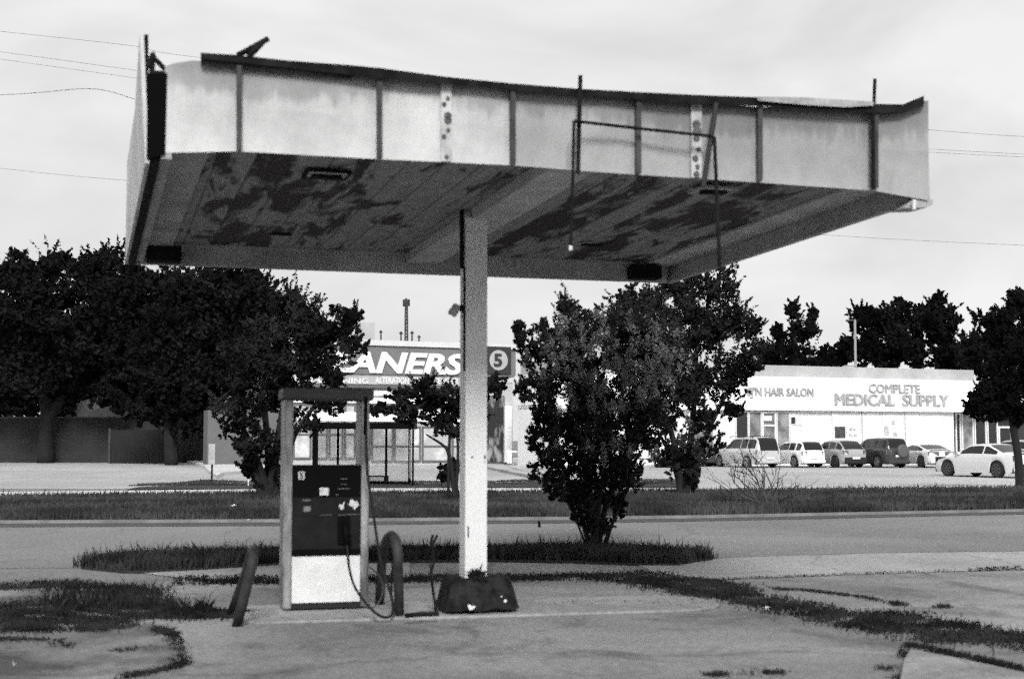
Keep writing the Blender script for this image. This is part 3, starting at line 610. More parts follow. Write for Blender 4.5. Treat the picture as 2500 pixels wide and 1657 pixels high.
bt = plate('nozzle_boot', 828, 1259, 858, 1325, M_black, low, .008, .03)
xn, zn = pp(845, 1300)
mb = MB(); mb.tube([(xn - .01, -.05, zn + .11), (xn, -.09, zn + .03), (xn + .005, -.10, zn - .06), (xn + .02, -.09, zn - .13)], [.024, .032, .028, .018], 10); mb.tube([(xn + .01, -.06, zn + .06), (xn + .05, -.09, zn - .02), (xn + .02, -.1, zn - .1)], .008, 6)
nz = obj('nozzle', mb, M_black, pump, local=True, smooth=True)
# hose: built in world pixels around the pump front
hp = [(847, 1330, 12.72), (851, 1373, 12.68), (855, 1397, 12.66), (865, 1429, 12.64), (883, 1458, 12.6), (903, 1482, 12.55), (924, 1500, 12.52), (944, 1506, 12.55), (958, 1498, 12.62), (959, 1473, 12.7), (949, 1432, 12.8), (939, 1403, 12.86), (928, 1362, 12.92), (921, 1320, 12.95), (912, 1256, 13.0), (903, 1197, 13.05), (896, 1139, 13.1), (894, 1080, 13.12), (893, 1000, 13.15)]
P = smooth_path([AT(*p) for p in hp], 5)
inv = Matrix.Rotation(-PY, 4, 'Z') @ Matrix.Translation(-Vector(pump.location))
mb = MB(); mb.tube([inv @ p for p in P], .0125, 8); obj('hose', mb, mat('black_rubber', .01, .6, spec=.15), pump, local=True, smooth=True)
mb = MB(); mb.tube([inv @ AT(893, 968, 13.15), inv @ AT(892, 1060, 13.13)], .018, 8); obj('hose_arm', mb, M_black, pump, local=True)
mb = MB(); mb.tube([inv @ p for p in smooth_path([AT(900, 1382, 13.1), AT(925, 1403, 13.05), AT(935, 1430, 13), AT(930, 1460, 12.95), AT(915, 1480, 12.9), AT(898, 1484, 12.95)], 5)], .008, 6); obj('cable', mb, M_steel, pump, local=True, smooth=True)

# guard hoops
def hoop(label, a, b, top, r, m):
    root = thing('guard_hoop', label, 'guard hoop', a, group='bent pipe hoops protecting the pump')
    ta, tb = top; P = [a, a.lerp(ta, .55)]
    c = (ta + tb) / 2; h = (ta - tb) / 2
    upv = ((ta - a).normalized())
    for k in range(9):
        t = math.pi * k / 8; P.append(c + h * math.cos(t) + upv * h.length * .9 * math.sin(t))
    P += [b.lerp(tb, .55), b]
    mb = MB(); mb.tube(P, r, 12); obj('pipe', mb, m, root, smooth=True); return root
M_hoop = mat('hoop_paint', .03, .7, c2=.008, scale=4.0, fine=.3)
hoop('upright bent pipe hoop standing between the pump and column', G(926, 1480), G(975, 1508), (AT(932, 1378, 13.5), AT(972, 1388, 12.75)), .046, M_hoop)
hoop('leaning pipe hoop tilted over left of the pump', G(578, 1528), G(563, 1503), (AT(608, 1410, 12.2), AT(600, 1400, 12.75)), .046, M_hoop)
# broken wire stand and low dark strip
ws = thing('wire_stand', 'broken thin metal stand with forked tips beside the column footing', 'wire stand', G(1063, 1492))
def tb(n, pts, r, par=ws, m=M_dark): mb = MB(); mb.tube([AT(*p) for p in pts], r, 6); return obj(n, mb, m, par)
tb('leg', [(1065, 1492, 13.1), (1057, 1440, 13.2), (1052, 1400, 13.3)], .014)
tb('brace', [(1052, 1400, 13.3), (1060, 1365, 13.3), (1055, 1340, 13.3)], .016); tb('brace', [(1052, 1400, 13.3), (1047, 1355, 13.3)], .007)
tb('fork', [(1055, 1338, 13.3), (1059, 1322, 13.3), (1068, 1305, 13.3)], .015); tb('fork', [(1055, 1338, 13.3), (1052, 1322, 13.3), (1057, 1305, 13.3)], .015)
tb('crossbar', [(1055, 1336, 13.3), (1020, 1350, 13.4), (985, 1368, 13.5), (960, 1362, 13.55)], .010)
tb('fork', [(961, 1340, 13.5), (963, 1325, 13.5), (970, 1305, 13.5)], .014); tb('fork', [(961, 1340, 13.5), (957, 1325, 13.5), (961, 1303, 13.5)], .014); tb('leg', [(961, 1340, 13.5), (958, 1385, 13.5), (955, 1450, 13.45)], .011)
gp = thing('ground_strip', 'low dark strip along the pump island by the column footing', 'pipe', G(1020, 1500, .06)); mb = MB(); mb.tube([G(990, 1502, .08), G(1030, 1498, .085), G(1070, 1497, .08)], .022, 8); obj('pipe', mb, M_dark, gp)  # dark tube laid where a low dark strip runs

# ================================================================ BUILDINGS
class Facade:
    def __init__(s, Y0, m): s.m = m; s.Y0 = Y0; s.yaw = math.atan(m); s.n = Vector((math.sin(s.yaw), -math.cos(s.yaw), 0)); s.o = Vector((0, Y0, 0)); s.u = Vector((math.cos(s.yaw), math.sin(s.yaw), 0))
    def P(s, px, py, off=0.0): return PLANE(px, py, s.o + s.n * off, s.n)
    def box(s, mb, px0, py0, px1, py1, d0, d1):
        """d towards the viewer; rectangle sized at its middle"""
        a = s.P(px0, (py0 + py1) / 2, d1); b = s.P(px1, (py0 + py1) / 2, d1); cx_ = (px0 + px1) / 2
        t = s.P(cx_, py0, d1).z; z = s.P(cx_, py1, d1).z
        sa = (a - s.o).dot(s.u); sb = (b - s.o).dot(s.u)
        return mb.fbox(s.o, s.yaw, sa, sb, -d1, -d0, z, t)
    def sbox(s, mb, a, b, z0, z1, d0, d1): return mb.fbox(s.o, s.yaw, a, b, -d1, -d0, z0, z1)
    def S(s, px): return (s.P(px, 1000) - s.o).dot(s.u)
    def Z(s, px, py): return s.P(px, py).z

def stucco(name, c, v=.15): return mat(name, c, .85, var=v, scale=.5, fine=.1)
# --- cleaners
FC = Facade(91.0, .47); cl = thing('dry_cleaners', 'low dry cleaners shop with large white italic CLEANERS lettering', 'shop', FC.P(1000, 1120))
S = FC.S; s0, s1 = S(700), S(1252)
zr = FC.Z(1000, 834); zf = FC.Z(1000, 847); zb = FC.Z(1000, 916); zc = FC.Z(1000, 940); zg = FC.Z(1000, 1128)
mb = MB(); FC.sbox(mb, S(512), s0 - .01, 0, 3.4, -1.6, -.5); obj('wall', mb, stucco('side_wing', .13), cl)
mb = MB(); FC.sbox(mb, s0, s1, 0, zc + .3, -12, -.02); obj('wall', mb, stucco('cleaners_wall', .5), cl)
mb = MB(); FC.sbox(mb, s0, s1, zf, zr, -12, .6); obj('roof', mb, stucco('roof_edge_white', .6, .08), cl)
mb = MB(); FC.sbox(mb, s0 + .1, s1, zb, zf, -11, .45); fa = obj('fascia', mb, stucco('fascia_grey', .17), cl)
mb = MB(); FC.sbox(mb, s0 + .1, s1 - 3, zc, zb - .0, -11, .35); lb_ = obj('sign_band', mb, stucco('band_grey', .42), cl)
mb = MB(); FC.sbox(mb, s0 + .1, s1 - 3, zc - .22, zc, -1, .3); obj('soffit', mb, stucco('soffit_dark', .12), cl)
M_letter = mat('letter_white', .8, .5)
ca = FC.P(1000, 1, 0)
def ftext(name, s, F_, pxa, pxb, pya, pyb, m, par, off, **k):
    cxp = (pxa + pxb) / 2; c = F_.P(cxp, (pya + pyb) / 2, off); wv_ = (F_.P(pxb, pya, off) - F_.P(pxa, pya, off)).length; hz = F_.P(cxp, pya, off).z - F_.P(cxp, pyb, off).z
    return put_text(name, s, c, F_.yaw, wv_, hz, m, par, **k)
ftext('lettering', 'CLEANERS', FC, 705, 1140, 858, 911, M_letter, fa, .52, shear=.22, bold=.035, depth=.12)
ftext('lettering', 'DRY CLEANING', FC, 720, 900, 921, 935, M_letter, lb_, .38, bold=.01)
ftext('lettering', 'ALTERATION', FC, 917, 998, 921, 936, M_letter, lb_, .38, bold=.01)
ftext('lettering', 'SHOE CENTER', FC, 1010, 1120, 922, 937, M_letter, lb_, .38, bold=.01)
M_glass = mat('shop_glass', .42, .12, c2=.75, scale=.6, spec=.6, lo=.45, hi=.6); M_glassd = mat('dark_glass', .02, .08, spec=.6); M_frame = mat('window_frame_white', .75, .5); M_mull = mat('mullion_grey', .12, .5)
def window(F_, px0, py0, px1, py1, par, glass, frame=M_frame, fw=.06, nv=0, hz=None):
    a = F_.P(px0, py1).z; t = F_.P(px0, py0).z; sa, sb = F_.S(px0), F_.S(px1)
    mb = MB()
    for (p, q, z0, z1) in [(sa, sb, t - fw, t), (sa, sb, a, a + fw), (sa, sa + fw, a + fw, t - fw), (sb - fw, sb, a + fw, t - fw)]: F_.sbox(mb, p, q, z0, z1, 0, .1)
    for k in range(nv): x = sa + (sb - sa) * (k + 1) / (nv + 1); F_.sbox(mb, x - fw / 2, x + fw / 2, a + fw, t - fw, 0, .09)
    if hz: z = F_.P(px0, hz).z; F_.sbox(mb, sa + fw, sb - fw, z - fw / 2, z + fw / 2, 0, .085)
    wo = obj('window', mb, frame, par)
    mb = MB(); F_.sbox(mb, sa + .01, sb - .01, a + .01, t - .01, .0, .03); obj('pane', mb, glass, wo)
    return wo
for a, b in [(716, 760), (763, 800), (803, 838), (841, 868), (871, 905)]: window(FC, a, 985, b, 1120, cl, M_glass, M_mull, .1, hz=1060)
for a, b in [(907, 960), (962, 1027), (1030, 1100), (1103, 1165)]: window(FC, a, 1040, b, 1127, cl, M_glass, M_mull, .1, hz=1089)
for y0, y1, c in [(953, 966, .7), (970, 984, .85), (1006, 1028, .85)]:
    mb = MB(); FC.box(mb, 715, y0, 1125, y1, 0, .12); obj('sign_panel', mb, stucco('panel%d' % int(c * 100), c, .05), cl)
mb = MB(); FC.box(mb, 1188, 965, 1232, 1127, 0, .2); mu = obj('mural_panel', mb, mat('mural_dark', .02, .6, c2=.3, scale=.9, stretch=(1.3, 1.3, .5), lo=.5, hi=.62, detail=3.0), cl)
mb = MB(); FC.box(mb, 1233, 990, 1250, 1128, 0, .4); obj('pilaster', mb, M_letter, cl)
sg = MB(); FC.box(sg, 1186, 846, 1248, 911, .46, .62); sg_ = obj('sign', sg, stucco('sign_dark', .035), cl)
c5 = FC.P(1217, 879, .63); mb = MB(); mb.disc(c5, FC.n, .66, .04, 32); obj('roundel', mb, mat('roundel_grey', .38, .6), sg_)
ftext('numeral', '5', FC, 1206, 1226, 863, 895, mat('numeral_dark', .03, .6), sg_, .7, bold=.03, depth=.06)
# --- strip mall
FM = Facade(79.8, .42); ml = thing('strip_mall', 'white strip mall with hair salon and medical supply signs', 'shops', FM.P(2000, 1130))
S = FM.S; s0, s1 = S(1345), S(2390)
zt = FM.Z(2050, 894.5); zf = FM.Z(2050, 923); zb = FM.Z(2050, 1003)
mb = MB(); FM.sbox(mb, s0, S(2328), 0, zb + .3, -5, -.02); obj('wall', mb, mat('mall_white', .8, .7, var=.05), ml)
mb = MB(); FM.sbox(mb, S(2328) + .0, S(2700), 0, zb + .3, -14, -1.0); obj('wall', mb, stucco('mall_dark', .04), ml)
mb = MB(); FM.sbox(mb, s0 + .2, s1 - .1, zf, zt, -5, -.3); obj('roof', mb, stucco('mall_roof_grey', .42, .2), ml)
mb = MB(); FM.sbox(mb, s0, s1, zb, zf, -5.5, .35); mf = obj('fascia', mb, mat('mall_fascia', .86, .6), ml)
mb = MB(); FM.sbox(mb, S(2390) + .01, S(2700), zb + .2, zf, -13.5, .2); obj('fascia', mb, mat('mall_fascia2', .7, .6), ml)
M_lt = mat('sign_letter_grey', .3, .6, c2=.5, scale=3.0, lo=.4, hi=.7)
ftext('lettering', "SJ'N HAIR SALON", FM, 1826, 1986, 946, 972, M_lt, mf, .39, heavy=.018, depth=.08)
ftext('lettering', 'COMPLETE', FM, 2122, 2246, 938, 959, M_lt, mf, .39, heavy=.02, depth=.08)
ftext('lettering', 'MEDICAL  SUPPLY', FM, 2042, 2317, 963, 990, M_lt, mf, .39, heavy=.045, depth=.08)
M_gg = mat('grey_glass', .12, .15, c2=.35, scale=.8, spec=.5, lo=.4, hi=.62); M_pale = mat('pale_glass', .8, .4, c2=.7, scale=1.2)  # pale panes have a near-white base colour
window(FM, 1794, 1004, 1825, 1120, ml, M_glassd); window(FM, 1826, 1004, 1857, 1120, ml, M_gg)
dr = window(FM, 1858, 1004, 1893, 1125, ml, M_gg, fw=.12, hz=1038); dr.name = 'door'
mb = MB(); FM.box(mb, 1863, 1015, 1884, 1027, .1, .13); obj('notice', mb, M_letter, dr)
window(FM, 1894, 1004, 1926, 1120, ml, M_gg); window(FM, 1927, 1004, 1957, 1120, ml, M_pale, hz=1036)
mb = MB(); FM.box(mb, 1929, 1018, 1942, 1034, .04, .06); obj('pane', mb, M_glassd, ml)
window(FM, 2030, 1004, 2100, 1120, ml, M_pale, nv=1); mb = MB(); FM.box(mb, 2039, 1041, 2064, 1068, .05, .08); obj('poster', mb, mat('poster_dark', .04, .7, c2=.1, scale=3.0), ml)
window(FM, 2103, 1004, 2205, 1120, ml, M_pale, nv=1)
mb = MB()
for a in [(2075, 1044, 2081, 1050), (2084, 1046, 2089, 1050), (2074, 1058, 2082, 1063), (2085, 1060, 2092, 1064), (2160, 1040, 2170, 1062), (2178, 1025, 2184, 1035), (2182, 1055, 2190, 1065)]: mb = MB(); FM.box(mb, *a, .05, .07); obj('poster', mb, mat('poster_grey', .35, .7, c2=.6, scale=4.0), ml)
window(FM, 2208, 1004, 2300, 1120, ml, M_pale)
for a, b in [(2330, 2343), (2345, 2374), (2376, 2405), (2407, 2433)]:
    mb = MB(); ff = Facade(79.8 + 1.0 / math.cos(FM.yaw), .42); window(ff, a, 1008, b, 1110, ml, M_glassd if a != 2345 else M_gg, fw=.1)
dd = window(ff, 2434, 1040, 2468, 1118, ml, M_glassd, fw=.13); dd.name = 'door'
for a, b in [(1360, 1420), (1440, 1500), (1520, 1580), (1600, 1660), (1680, 1740)]: window(FM, a, 1006, b, 1118, ml, M_pale if a % 3 else M_gg)
# roof pole and its wires; masts on the cleaners' roof
rp_ = thing('roof_pole', 'thin pale pole rising above the strip mall roof', 'pole', AT(2087, 893, 97)); mb = MB(); mb.tube([AT(2089, 905, 97), AT(2087, 780, 97)], .09, 8); mb.tube([AT(2060, 893, 96.8), AT(2092, 893, 96.8)], .05, 6); obj('pole', mb, mat('galvanised', .3, .5), rp_)
mb = MB(); mb.tube([AT(2087, 781, 97), AT(2065, 783, 97)], .06, 6); obj('cross_arm', mb, M_steel, rp_)
at = thing('antenna_tower', 'tall thin antenna tower behind the cleaners roof', 'antenna tower', AT(992, 838, 140))
mb = MB()
for dx in (-3, 3): mb.tube([AT(992 + dx, 845, 140), AT(992 + dx * .7, 735, 140)], .09, 5)
for k in range(12): y = 836 - k * 8.5; mb.tube([AT(989, y, 140), AT(995, y - 8, 140)], .05, 4)
obj('mast', mb, M_steel, at)
for a, b, c in [(986, 731, 748), (992, 728, 744), (998, 731, 747)]: mb = MB(); mb.tube([AT(a, b, 140), AT(a, c, 140)], .13, 6); obj('antenna', mb, M_steel, at)
for x, y0, y1, wv_, lab in [(930, 806, 826, 3, 'small forked vent pipe on the cleaners roof, far left'), (979, 809, 829, 4, 'short vent just left of the antenna tower'), (1006, 808, 829, 4, 'taller vent just right of the antenna tower'), (1023, 818, 830, 3, 'shortest vent pipe, right of the antenna tower')]:
    v_ = thing('roof_vent', lab, 'roof vent', AT(x, y1, 96), group='vents on the cleaners roof'); mb = MB(); mb.tube([AT(x, y1 + 12, 96), AT(x, y0, 96)], .06, 6); mb.tube([AT(x - wv_, y0 + 3, 96), AT(x, y0 + 8, 96), AT(x + wv_, y0 + 3, 96)], .06, 5); obj('pipe', mb, M_steel, v_)
ac = thing('roof_unit', 'grey air conditioning box on the cleaners roof by the tree', 'air conditioner', AT(893, 828, 95)); mb = MB(); p = AT(893, 838, 95); mb.fbox((p.x, p.y), .4, -.5, .5, -.5, .5, p.z, p.z + 1.4); obj('casing', mb, stucco('unit_grey', .4), ac)
# --- block wall, enclosure and house on the left
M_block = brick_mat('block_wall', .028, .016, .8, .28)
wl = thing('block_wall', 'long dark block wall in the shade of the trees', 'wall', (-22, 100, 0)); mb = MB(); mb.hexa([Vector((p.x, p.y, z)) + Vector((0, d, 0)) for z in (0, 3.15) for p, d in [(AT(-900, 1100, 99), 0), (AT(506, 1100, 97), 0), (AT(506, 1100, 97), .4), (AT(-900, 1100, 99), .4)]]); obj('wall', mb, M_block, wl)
mb = MB(); mb.hexa([Vector((p.x, p.y, z)) + Vector((0, d, 0)) for z in (3.15, 3.25) for p, d in [(AT(-900, 1100, 99), -.06), (AT(506, 1100, 97), -.06), (AT(506, 1100, 97), .46), (AT(-900, 1100, 99), .46)]]); obj('coping', mb, stucco('coping', .08), wl)
en = thing('trash_enclosure', 'dark boxy trash enclosure in front of the block wall', 'enclosure', G(338, 1131)); mb = MB(); a, b = G(269, 1131), G(406, 1131); mb.box(a.x, b.x, a.y, a.y + 2.5, 0, 2.3); obj('gate', mb, mat('enclosure_boards', .012, .8, var=.4, scale=2.0, stretch=(6, 1, .3)), en); mb = MB(); mb.box(a.x - .15, a.x - .002, a.y - .05, a.y + 2.5, 0, 2.4); obj('post', mb, M_steel, en)
bo = thing('bollard', 'short dark bollard beside the trash enclosure', 'bollard', G(259, 1129)); mb = MB(); p = G(259, 1129); mb.tube([p, p + Vector((0, 0, 1.45))], .12, 10); obj('post', mb, M_dark, bo)
hs = thing('house', 'house roof showing above the block wall beneath the trees', 'house', (-30, 118, 0))
M_roof = mat('shingle_roof', .03, .9, var=.3, scale=3.0)
mb = MB(); mb.box(-37, -24, 118, 128, 0, 3.2); obj('wall', mb, stucco('house_wall', .1), hs)
mb = MB(); mb.add([(-38, 117, 3.2), (-23, 117, 3.2), (-23, 129, 3.2), (-38, 129, 3.2), (-33, 123, 6.0), (-28, 123, 6.0)], [(0, 1, 5, 4), (1, 2, 5), (2, 3, 4, 5), (3, 0, 4), (0, 3, 2, 1)]); obj('roof', mb, M_roof, hs)
hs = thing('house', 'farther house with pale gable above the dark hip roof', 'house', (-38, 135, 0))
mb = MB(); mb.prism([(-44, 134, 0), (-33.5, 134, 0), (-33.5, 134, 5.6), (-35.5, 134, 6.7), (-41, 134, 6.7), (-44, 134, 4.2)], (0, 8, 0)); obj('wall', mb, stucco('gable_pale', .09), hs)
mb = MB(); mb.prism([(-44.4, 133.6, 4.3), (-41, 133.6, 6.9), (-35.4, 133.6, 6.9), (-33.2, 133.6, 5.6), (-33.2, 133.6, 5.8), (-35.4, 133.6, 7.1), (-41, 133.6, 7.1), (-44.4, 133.6, 4.5)], (0, 8.8, 0)); obj('roof', mb, M_roof, hs)

# ---------------------------------------------------------------- railing by the shops
rl = thing('railing', 'white pipe railing at the corner of the shops', 'railing', G(1235, 1134)); Mw = M_letter
mb = MB(); Yr = 86
for x in (1241, 1247, 1296, 1316): mb.tube([AT(x, 1131, Yr), AT(x, 1102, Yr)], .07, 6)
obj('post', mb, Mw, rl); mb = MB(); mb.tube([AT(1236, 1102, Yr), AT(1330, 1104, Yr)], .08, 6); obj('top_rail', mb, Mw, rl); mb = MB(); mb.tube([AT(1296, 1115, Yr), AT(1330, 1116, Yr)], .05, 6); obj('rail', mb, Mw, rl)
# ---------------------------------------------------------------- bus shelter
bs = thing('bus_shelter', 'dark framed bus shelter with clear panels behind the pump', 'bus shelter', G(900, 1188)); YS = 47.5
def sb(nm, px0, py0, px1, py1, d0=0.0, d1=.08, m=M_black, par=bs):
    a, b = AT(px0, py1, YS), AT(px1, py0, YS); mb = MB(); mb.box(a.x, b.x, YS + d0, YS + d1, a.z, b.z); return obj(nm, mb, m, par)
sb('roof', 775, 1032, 1018, 1047, -1.3, .15)
for a, b in [(762, 777), (821, 828), (939, 946), (996, 1003)]: sb('post', a, 1047, b, 1183)
sb('post', 1011.5, 1047, 1016.5, 1190, -1.15, -1.07)
sb('post', 783, 1047, 787, 1190, -1.15, -1.07)
sb('bottom_rail', 777, 1175, 1003, 1181, 0.001, .079); sb('seat', 880, 1160, 944, 1163, -.5, -.002, M_dark); sb('bin', 939, 1160, 949, 1176, -.25, -.002, M_dark)
def glassm():
    m = bpy.data.materials.new('scratched_glazing'); m.use_nodes = True; t = m.node_tree; b = t.nodes['Principled BSDF']; b.inputs['Base Color'].default_value = (.3, .3, .3, 1); b.inputs['Alpha'].default_value = .3; b.inputs['Roughness'].default_value = .2; return m
MG = glassm()
for a, b in [(828.2, 938.8), (946.2, 995.8), (777.2, 820.8)]: sb('glass_panel', a, 1047.5, b, 1174.8, .03, .05, MG)
p = AT(1003, 1100, YS); a, b = AT(1006, 1175, YS), AT(1006, 1047, YS)
mb = MB(); mb.box(p.x + .02, p.x + .05, YS - 1.05, YS - .01, .35, b.z - .02); obj('glass_panel', mb, MG, bs)
# ---------------------------------------------------------------- signs and little things
sn = thing('street_sign', 'narrow pale sign on a thin post by the curved kerb', 'sign', G(517, 1182)); mb = MB(); p = G(517, 1182); mb.tube([p, p + Vector((0, 0, 1.5))], .035, 6); obj('post', mb, M_dark, sn)
mb = MB(); a, b = AT(509, 1133, p.y - .05), AT(525.5, 1083, p.y - .05); mb.box(a.x, b.x, p.y - .08, p.y - .045, a.z, b.z); obj('panel', mb, mat('sign_pale', .42, .6, var=.3, scale=5.0), sn)
mk = thing('marker_post', 'tiny white marker post on the grass strip', 'marker post', G(606, 1192)); mb = MB(); p = G(606, 1192); mb.tube([p, p + Vector((0, 0, .32))], .02, 6); obj('post', mb, M_letter, mk)
kp = thing('kerb_marker', 'short dark stub standing at the road kerb', 'marker post', G(1317, 1287)); p = G(1317, 1287); mb = MB(); mb.tube([p, p + Vector((-.01, 0, .12))], .025, 8); obj('post', mb, M_black, kp)
pl = thing('planter', 'square concrete planter with a leafy shrub by the shelter', 'planter', G(1098, 1191)); p = G(1098, 1191); mb = MB(); mb.hexa([(p.x - .26, p.y - .26, 0), (p.x + .26, p.y - .26, 0), (p.x + .26, p.y + .26, 0), (p.x - .26, p.y + .26, 0), (p.x - .3, p.y - .3, .42), (p.x + .3, p.y - .3, .42), (p.x + .3, p.y + .3, .42), (p.x - .3, p.y + .3, .42)]); obj('pot', mb, stucco('pot_grey', .3), pl)

# ---------------------------------------------------------------- trees
def leaves(blobs, n, size, spread=.10, shell=.35, nsub=21):
    """blobs: (centre, (rx,ry,rz), weight)"""
    Wt = np.array([b[2] for b in blobs], float); Wt /= Wt.sum(); V = []; 
    for b, wt in zip(blobs, Wt):
        ns_ = int(nsub * rng.uniform(.8, 1.2)); B = np.array(b[1])
        d = rng.normal(size=(ns_, 3)); d /= np.linalg.norm(d, axis=1)[:, None]
        sc_ = np.array(b[0]) + d * (rng.uniform(shell, 1.08, ns_) ** .8)[:, None] * B
        for c in sc_:                                   # limb-end masses, each made of short leafy sprays
            rr = B * rng.uniform(.12, .31); tot = n * wt / ns_ * rng.uniform(.5, 1.4); kk = max(4, int(tot / 26))
            e = rng.normal(size=(kk, 3)); e /= np.linalg.norm(e, axis=1)[:, None]
            cc = c + e * (rng.random(kk) ** .5)[:, None] * rr
            dr = e * .7 + np.array([0, 0, .55]) + rng.normal(size=(kk, 3)) * .35
            dr = dr * np.where(rng.random(kk) < .22, rng.uniform(1.6, 2.8, kk), 1.0)[:, None]; t = np.tile(np.linspace(0, 1, 26), kk)[:, None]
            q = np.repeat(cc, 26, 0) + np.repeat(dr, 26, 0) * t * spread * np.mean(B) * 2.2 + rng.normal(size=(kk * 26, 3)) * spread * np.mean(B) * .42 * (1.15 - t)
            V.append(q)
    q = np.concatenate(V); m = len(q)
    a = rng.normal(size=(m, 3)); a /= np.linalg.norm(a, axis=1)[:, None]; bb = rng.normal(size=(m, 3)); bb -= a * (a * bb).sum(1)[:, None]; bb /= np.linalg.norm(bb, axis=1)[:, None]
    s = size * rng.uniform(.6, 1.3, m)[:, None]; a = a * s; bb = bb * s * .5
    VV = np.stack([q - a, q + bb, q + a, q - bb], 1).reshape(-1, 3)
    VV[:, 2] = np.maximum(VV[:, 2], .05)
    return VV, (np.arange(m)[:, None] * 4 + np.arange(4)[None])
def px_blobs(L_, Y, ky=1.0, jy=.5):
    o = []
    for px, py, rx, ry in L_:
        c = AT(px, py, Y); s = Y / F; Rr = max(rx, ry) * s * ky; c = (c.x, Y + random.uniform(-jy, jy) * Rr * .6, c.z); o.append((c, (rx * s, Rr, ry * s), rx * ry ** 1.0)); 
    return o
M_leafd = leaf_mat('dark_leaves', .005, .014, .3); M_leafm = leaf_mat('leaves', .007, .03, 1.1); M_leafn = leaf_mat('near_leaves', .008, .035, 2.4)  # lighter patches put slightly lit clusters into the leaf colour
M_bark = mat('bark', .012, .9, var=.4, scale=4.0, bump=.4); M_barkl = mat('pale_bark', .08, .9, var=.5, scale=3.0)
def tree(name, label, Y, base, stems, blobs, n, size, lm, group=None, cat='tree', bm=None, spread=.10, shell=.3, jy=.5, nsub=21):
    b = G(*base); b.z = max(0, 0)
    t = thing(name, label, cat, b, group=group)
    mb = MB()
    for st in stems:
        P = [AT(x, y, Y + dy) for x, y, dy, r in st]; P[0].z = -.05 if st[0][1] > 1080 else P[0].z
        mb.tube(smooth_path(P, 3), [r for i in range(len(st) - 1) for r in [st[i][3] + (st[i + 1][3] - st[i][3]) * k / 3 for k in range(3)]] + [st[-1][3]], 7)
    if stems: obj('trunk', mb, bm or M_bark, t, smooth=True)
    v, f = leaves(px_blobs(blobs, Y, jy=jy), n, size, spread=spread, shell=shell, nsub=nsub); obj('crown', (v, f), lm, t)
    return t
OK = 'large trees shading the block wall'
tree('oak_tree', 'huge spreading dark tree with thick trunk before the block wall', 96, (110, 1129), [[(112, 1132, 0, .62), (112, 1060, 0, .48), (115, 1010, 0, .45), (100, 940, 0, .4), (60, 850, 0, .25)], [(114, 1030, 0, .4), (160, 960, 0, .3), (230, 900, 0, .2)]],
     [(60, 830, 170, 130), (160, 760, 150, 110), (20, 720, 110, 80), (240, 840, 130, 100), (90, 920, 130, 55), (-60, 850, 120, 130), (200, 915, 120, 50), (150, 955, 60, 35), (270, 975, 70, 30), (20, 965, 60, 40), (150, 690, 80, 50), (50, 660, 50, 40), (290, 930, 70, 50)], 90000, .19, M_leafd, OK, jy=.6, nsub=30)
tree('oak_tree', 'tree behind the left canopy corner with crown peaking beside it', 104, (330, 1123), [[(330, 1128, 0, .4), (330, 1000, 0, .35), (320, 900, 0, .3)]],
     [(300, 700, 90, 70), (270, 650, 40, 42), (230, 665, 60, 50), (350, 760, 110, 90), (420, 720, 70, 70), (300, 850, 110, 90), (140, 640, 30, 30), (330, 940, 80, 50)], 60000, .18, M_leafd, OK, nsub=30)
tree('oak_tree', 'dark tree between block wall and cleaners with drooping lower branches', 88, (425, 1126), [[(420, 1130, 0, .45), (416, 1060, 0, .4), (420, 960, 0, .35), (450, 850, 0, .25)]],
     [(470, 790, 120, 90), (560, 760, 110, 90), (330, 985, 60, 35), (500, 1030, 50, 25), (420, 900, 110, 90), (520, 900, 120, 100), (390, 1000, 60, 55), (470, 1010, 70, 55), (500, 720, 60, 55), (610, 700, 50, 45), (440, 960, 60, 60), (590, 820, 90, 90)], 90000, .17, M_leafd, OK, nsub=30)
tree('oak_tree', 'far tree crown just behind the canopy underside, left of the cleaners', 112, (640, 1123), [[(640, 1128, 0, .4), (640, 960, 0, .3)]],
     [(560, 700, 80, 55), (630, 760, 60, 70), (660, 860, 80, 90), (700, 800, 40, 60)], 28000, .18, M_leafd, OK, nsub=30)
tree('crape_myrtle', 'dark multi-stemmed tree rising behind the pump on the verge', 36, (655, 1226),
     [[(650, 1226, 0, .16), (640, 1160, 0, .11), (610, 1080, 0, .08), (570, 1000, .2, .05)], [(655, 1226, .1, .16), (668, 1150, 0, .12), (680, 1060, 0, .09), (700, 940, 0, .06)], [(662, 1226, 0, .16), (690, 1150, .2, .1), (720, 1060, 0, .07), (790, 960, 0, .04)], [(645, 1226, -.1, .13), (622, 1150, 0, .09), (600, 1060, 0, .05)], [(660, 1226, .3, .15), (655, 1100, .3, .1), (640, 950, 0, .07)], [(668, 1226, .2, .12), (700, 1180, .2, .07), (712, 1090, .2, .05)]],
     [(720, 790, 85, 70), (700, 740, 40, 38), (840, 790, 50, 45), (780, 860, 85, 70), (690, 880, 90, 80), (620, 900, 80, 80), (860, 850, 35, 50), (600, 1000, 70, 55), (700, 960, 80, 50), (790, 940, 60, 45), (570, 1040, 40, 30), (620, 1150, 32, 45), (655, 1090, 50, 60), (690, 1170, 22, 35), (585, 1090, 25, 20), (740, 1030, 50, 35), (810, 990, 50, 30), (600, 1110, 25, 45), (760, 800, 50, 50), (860, 775, 25, 25)], 80000, .05, M_leafm, spread=.10, shell=.3)
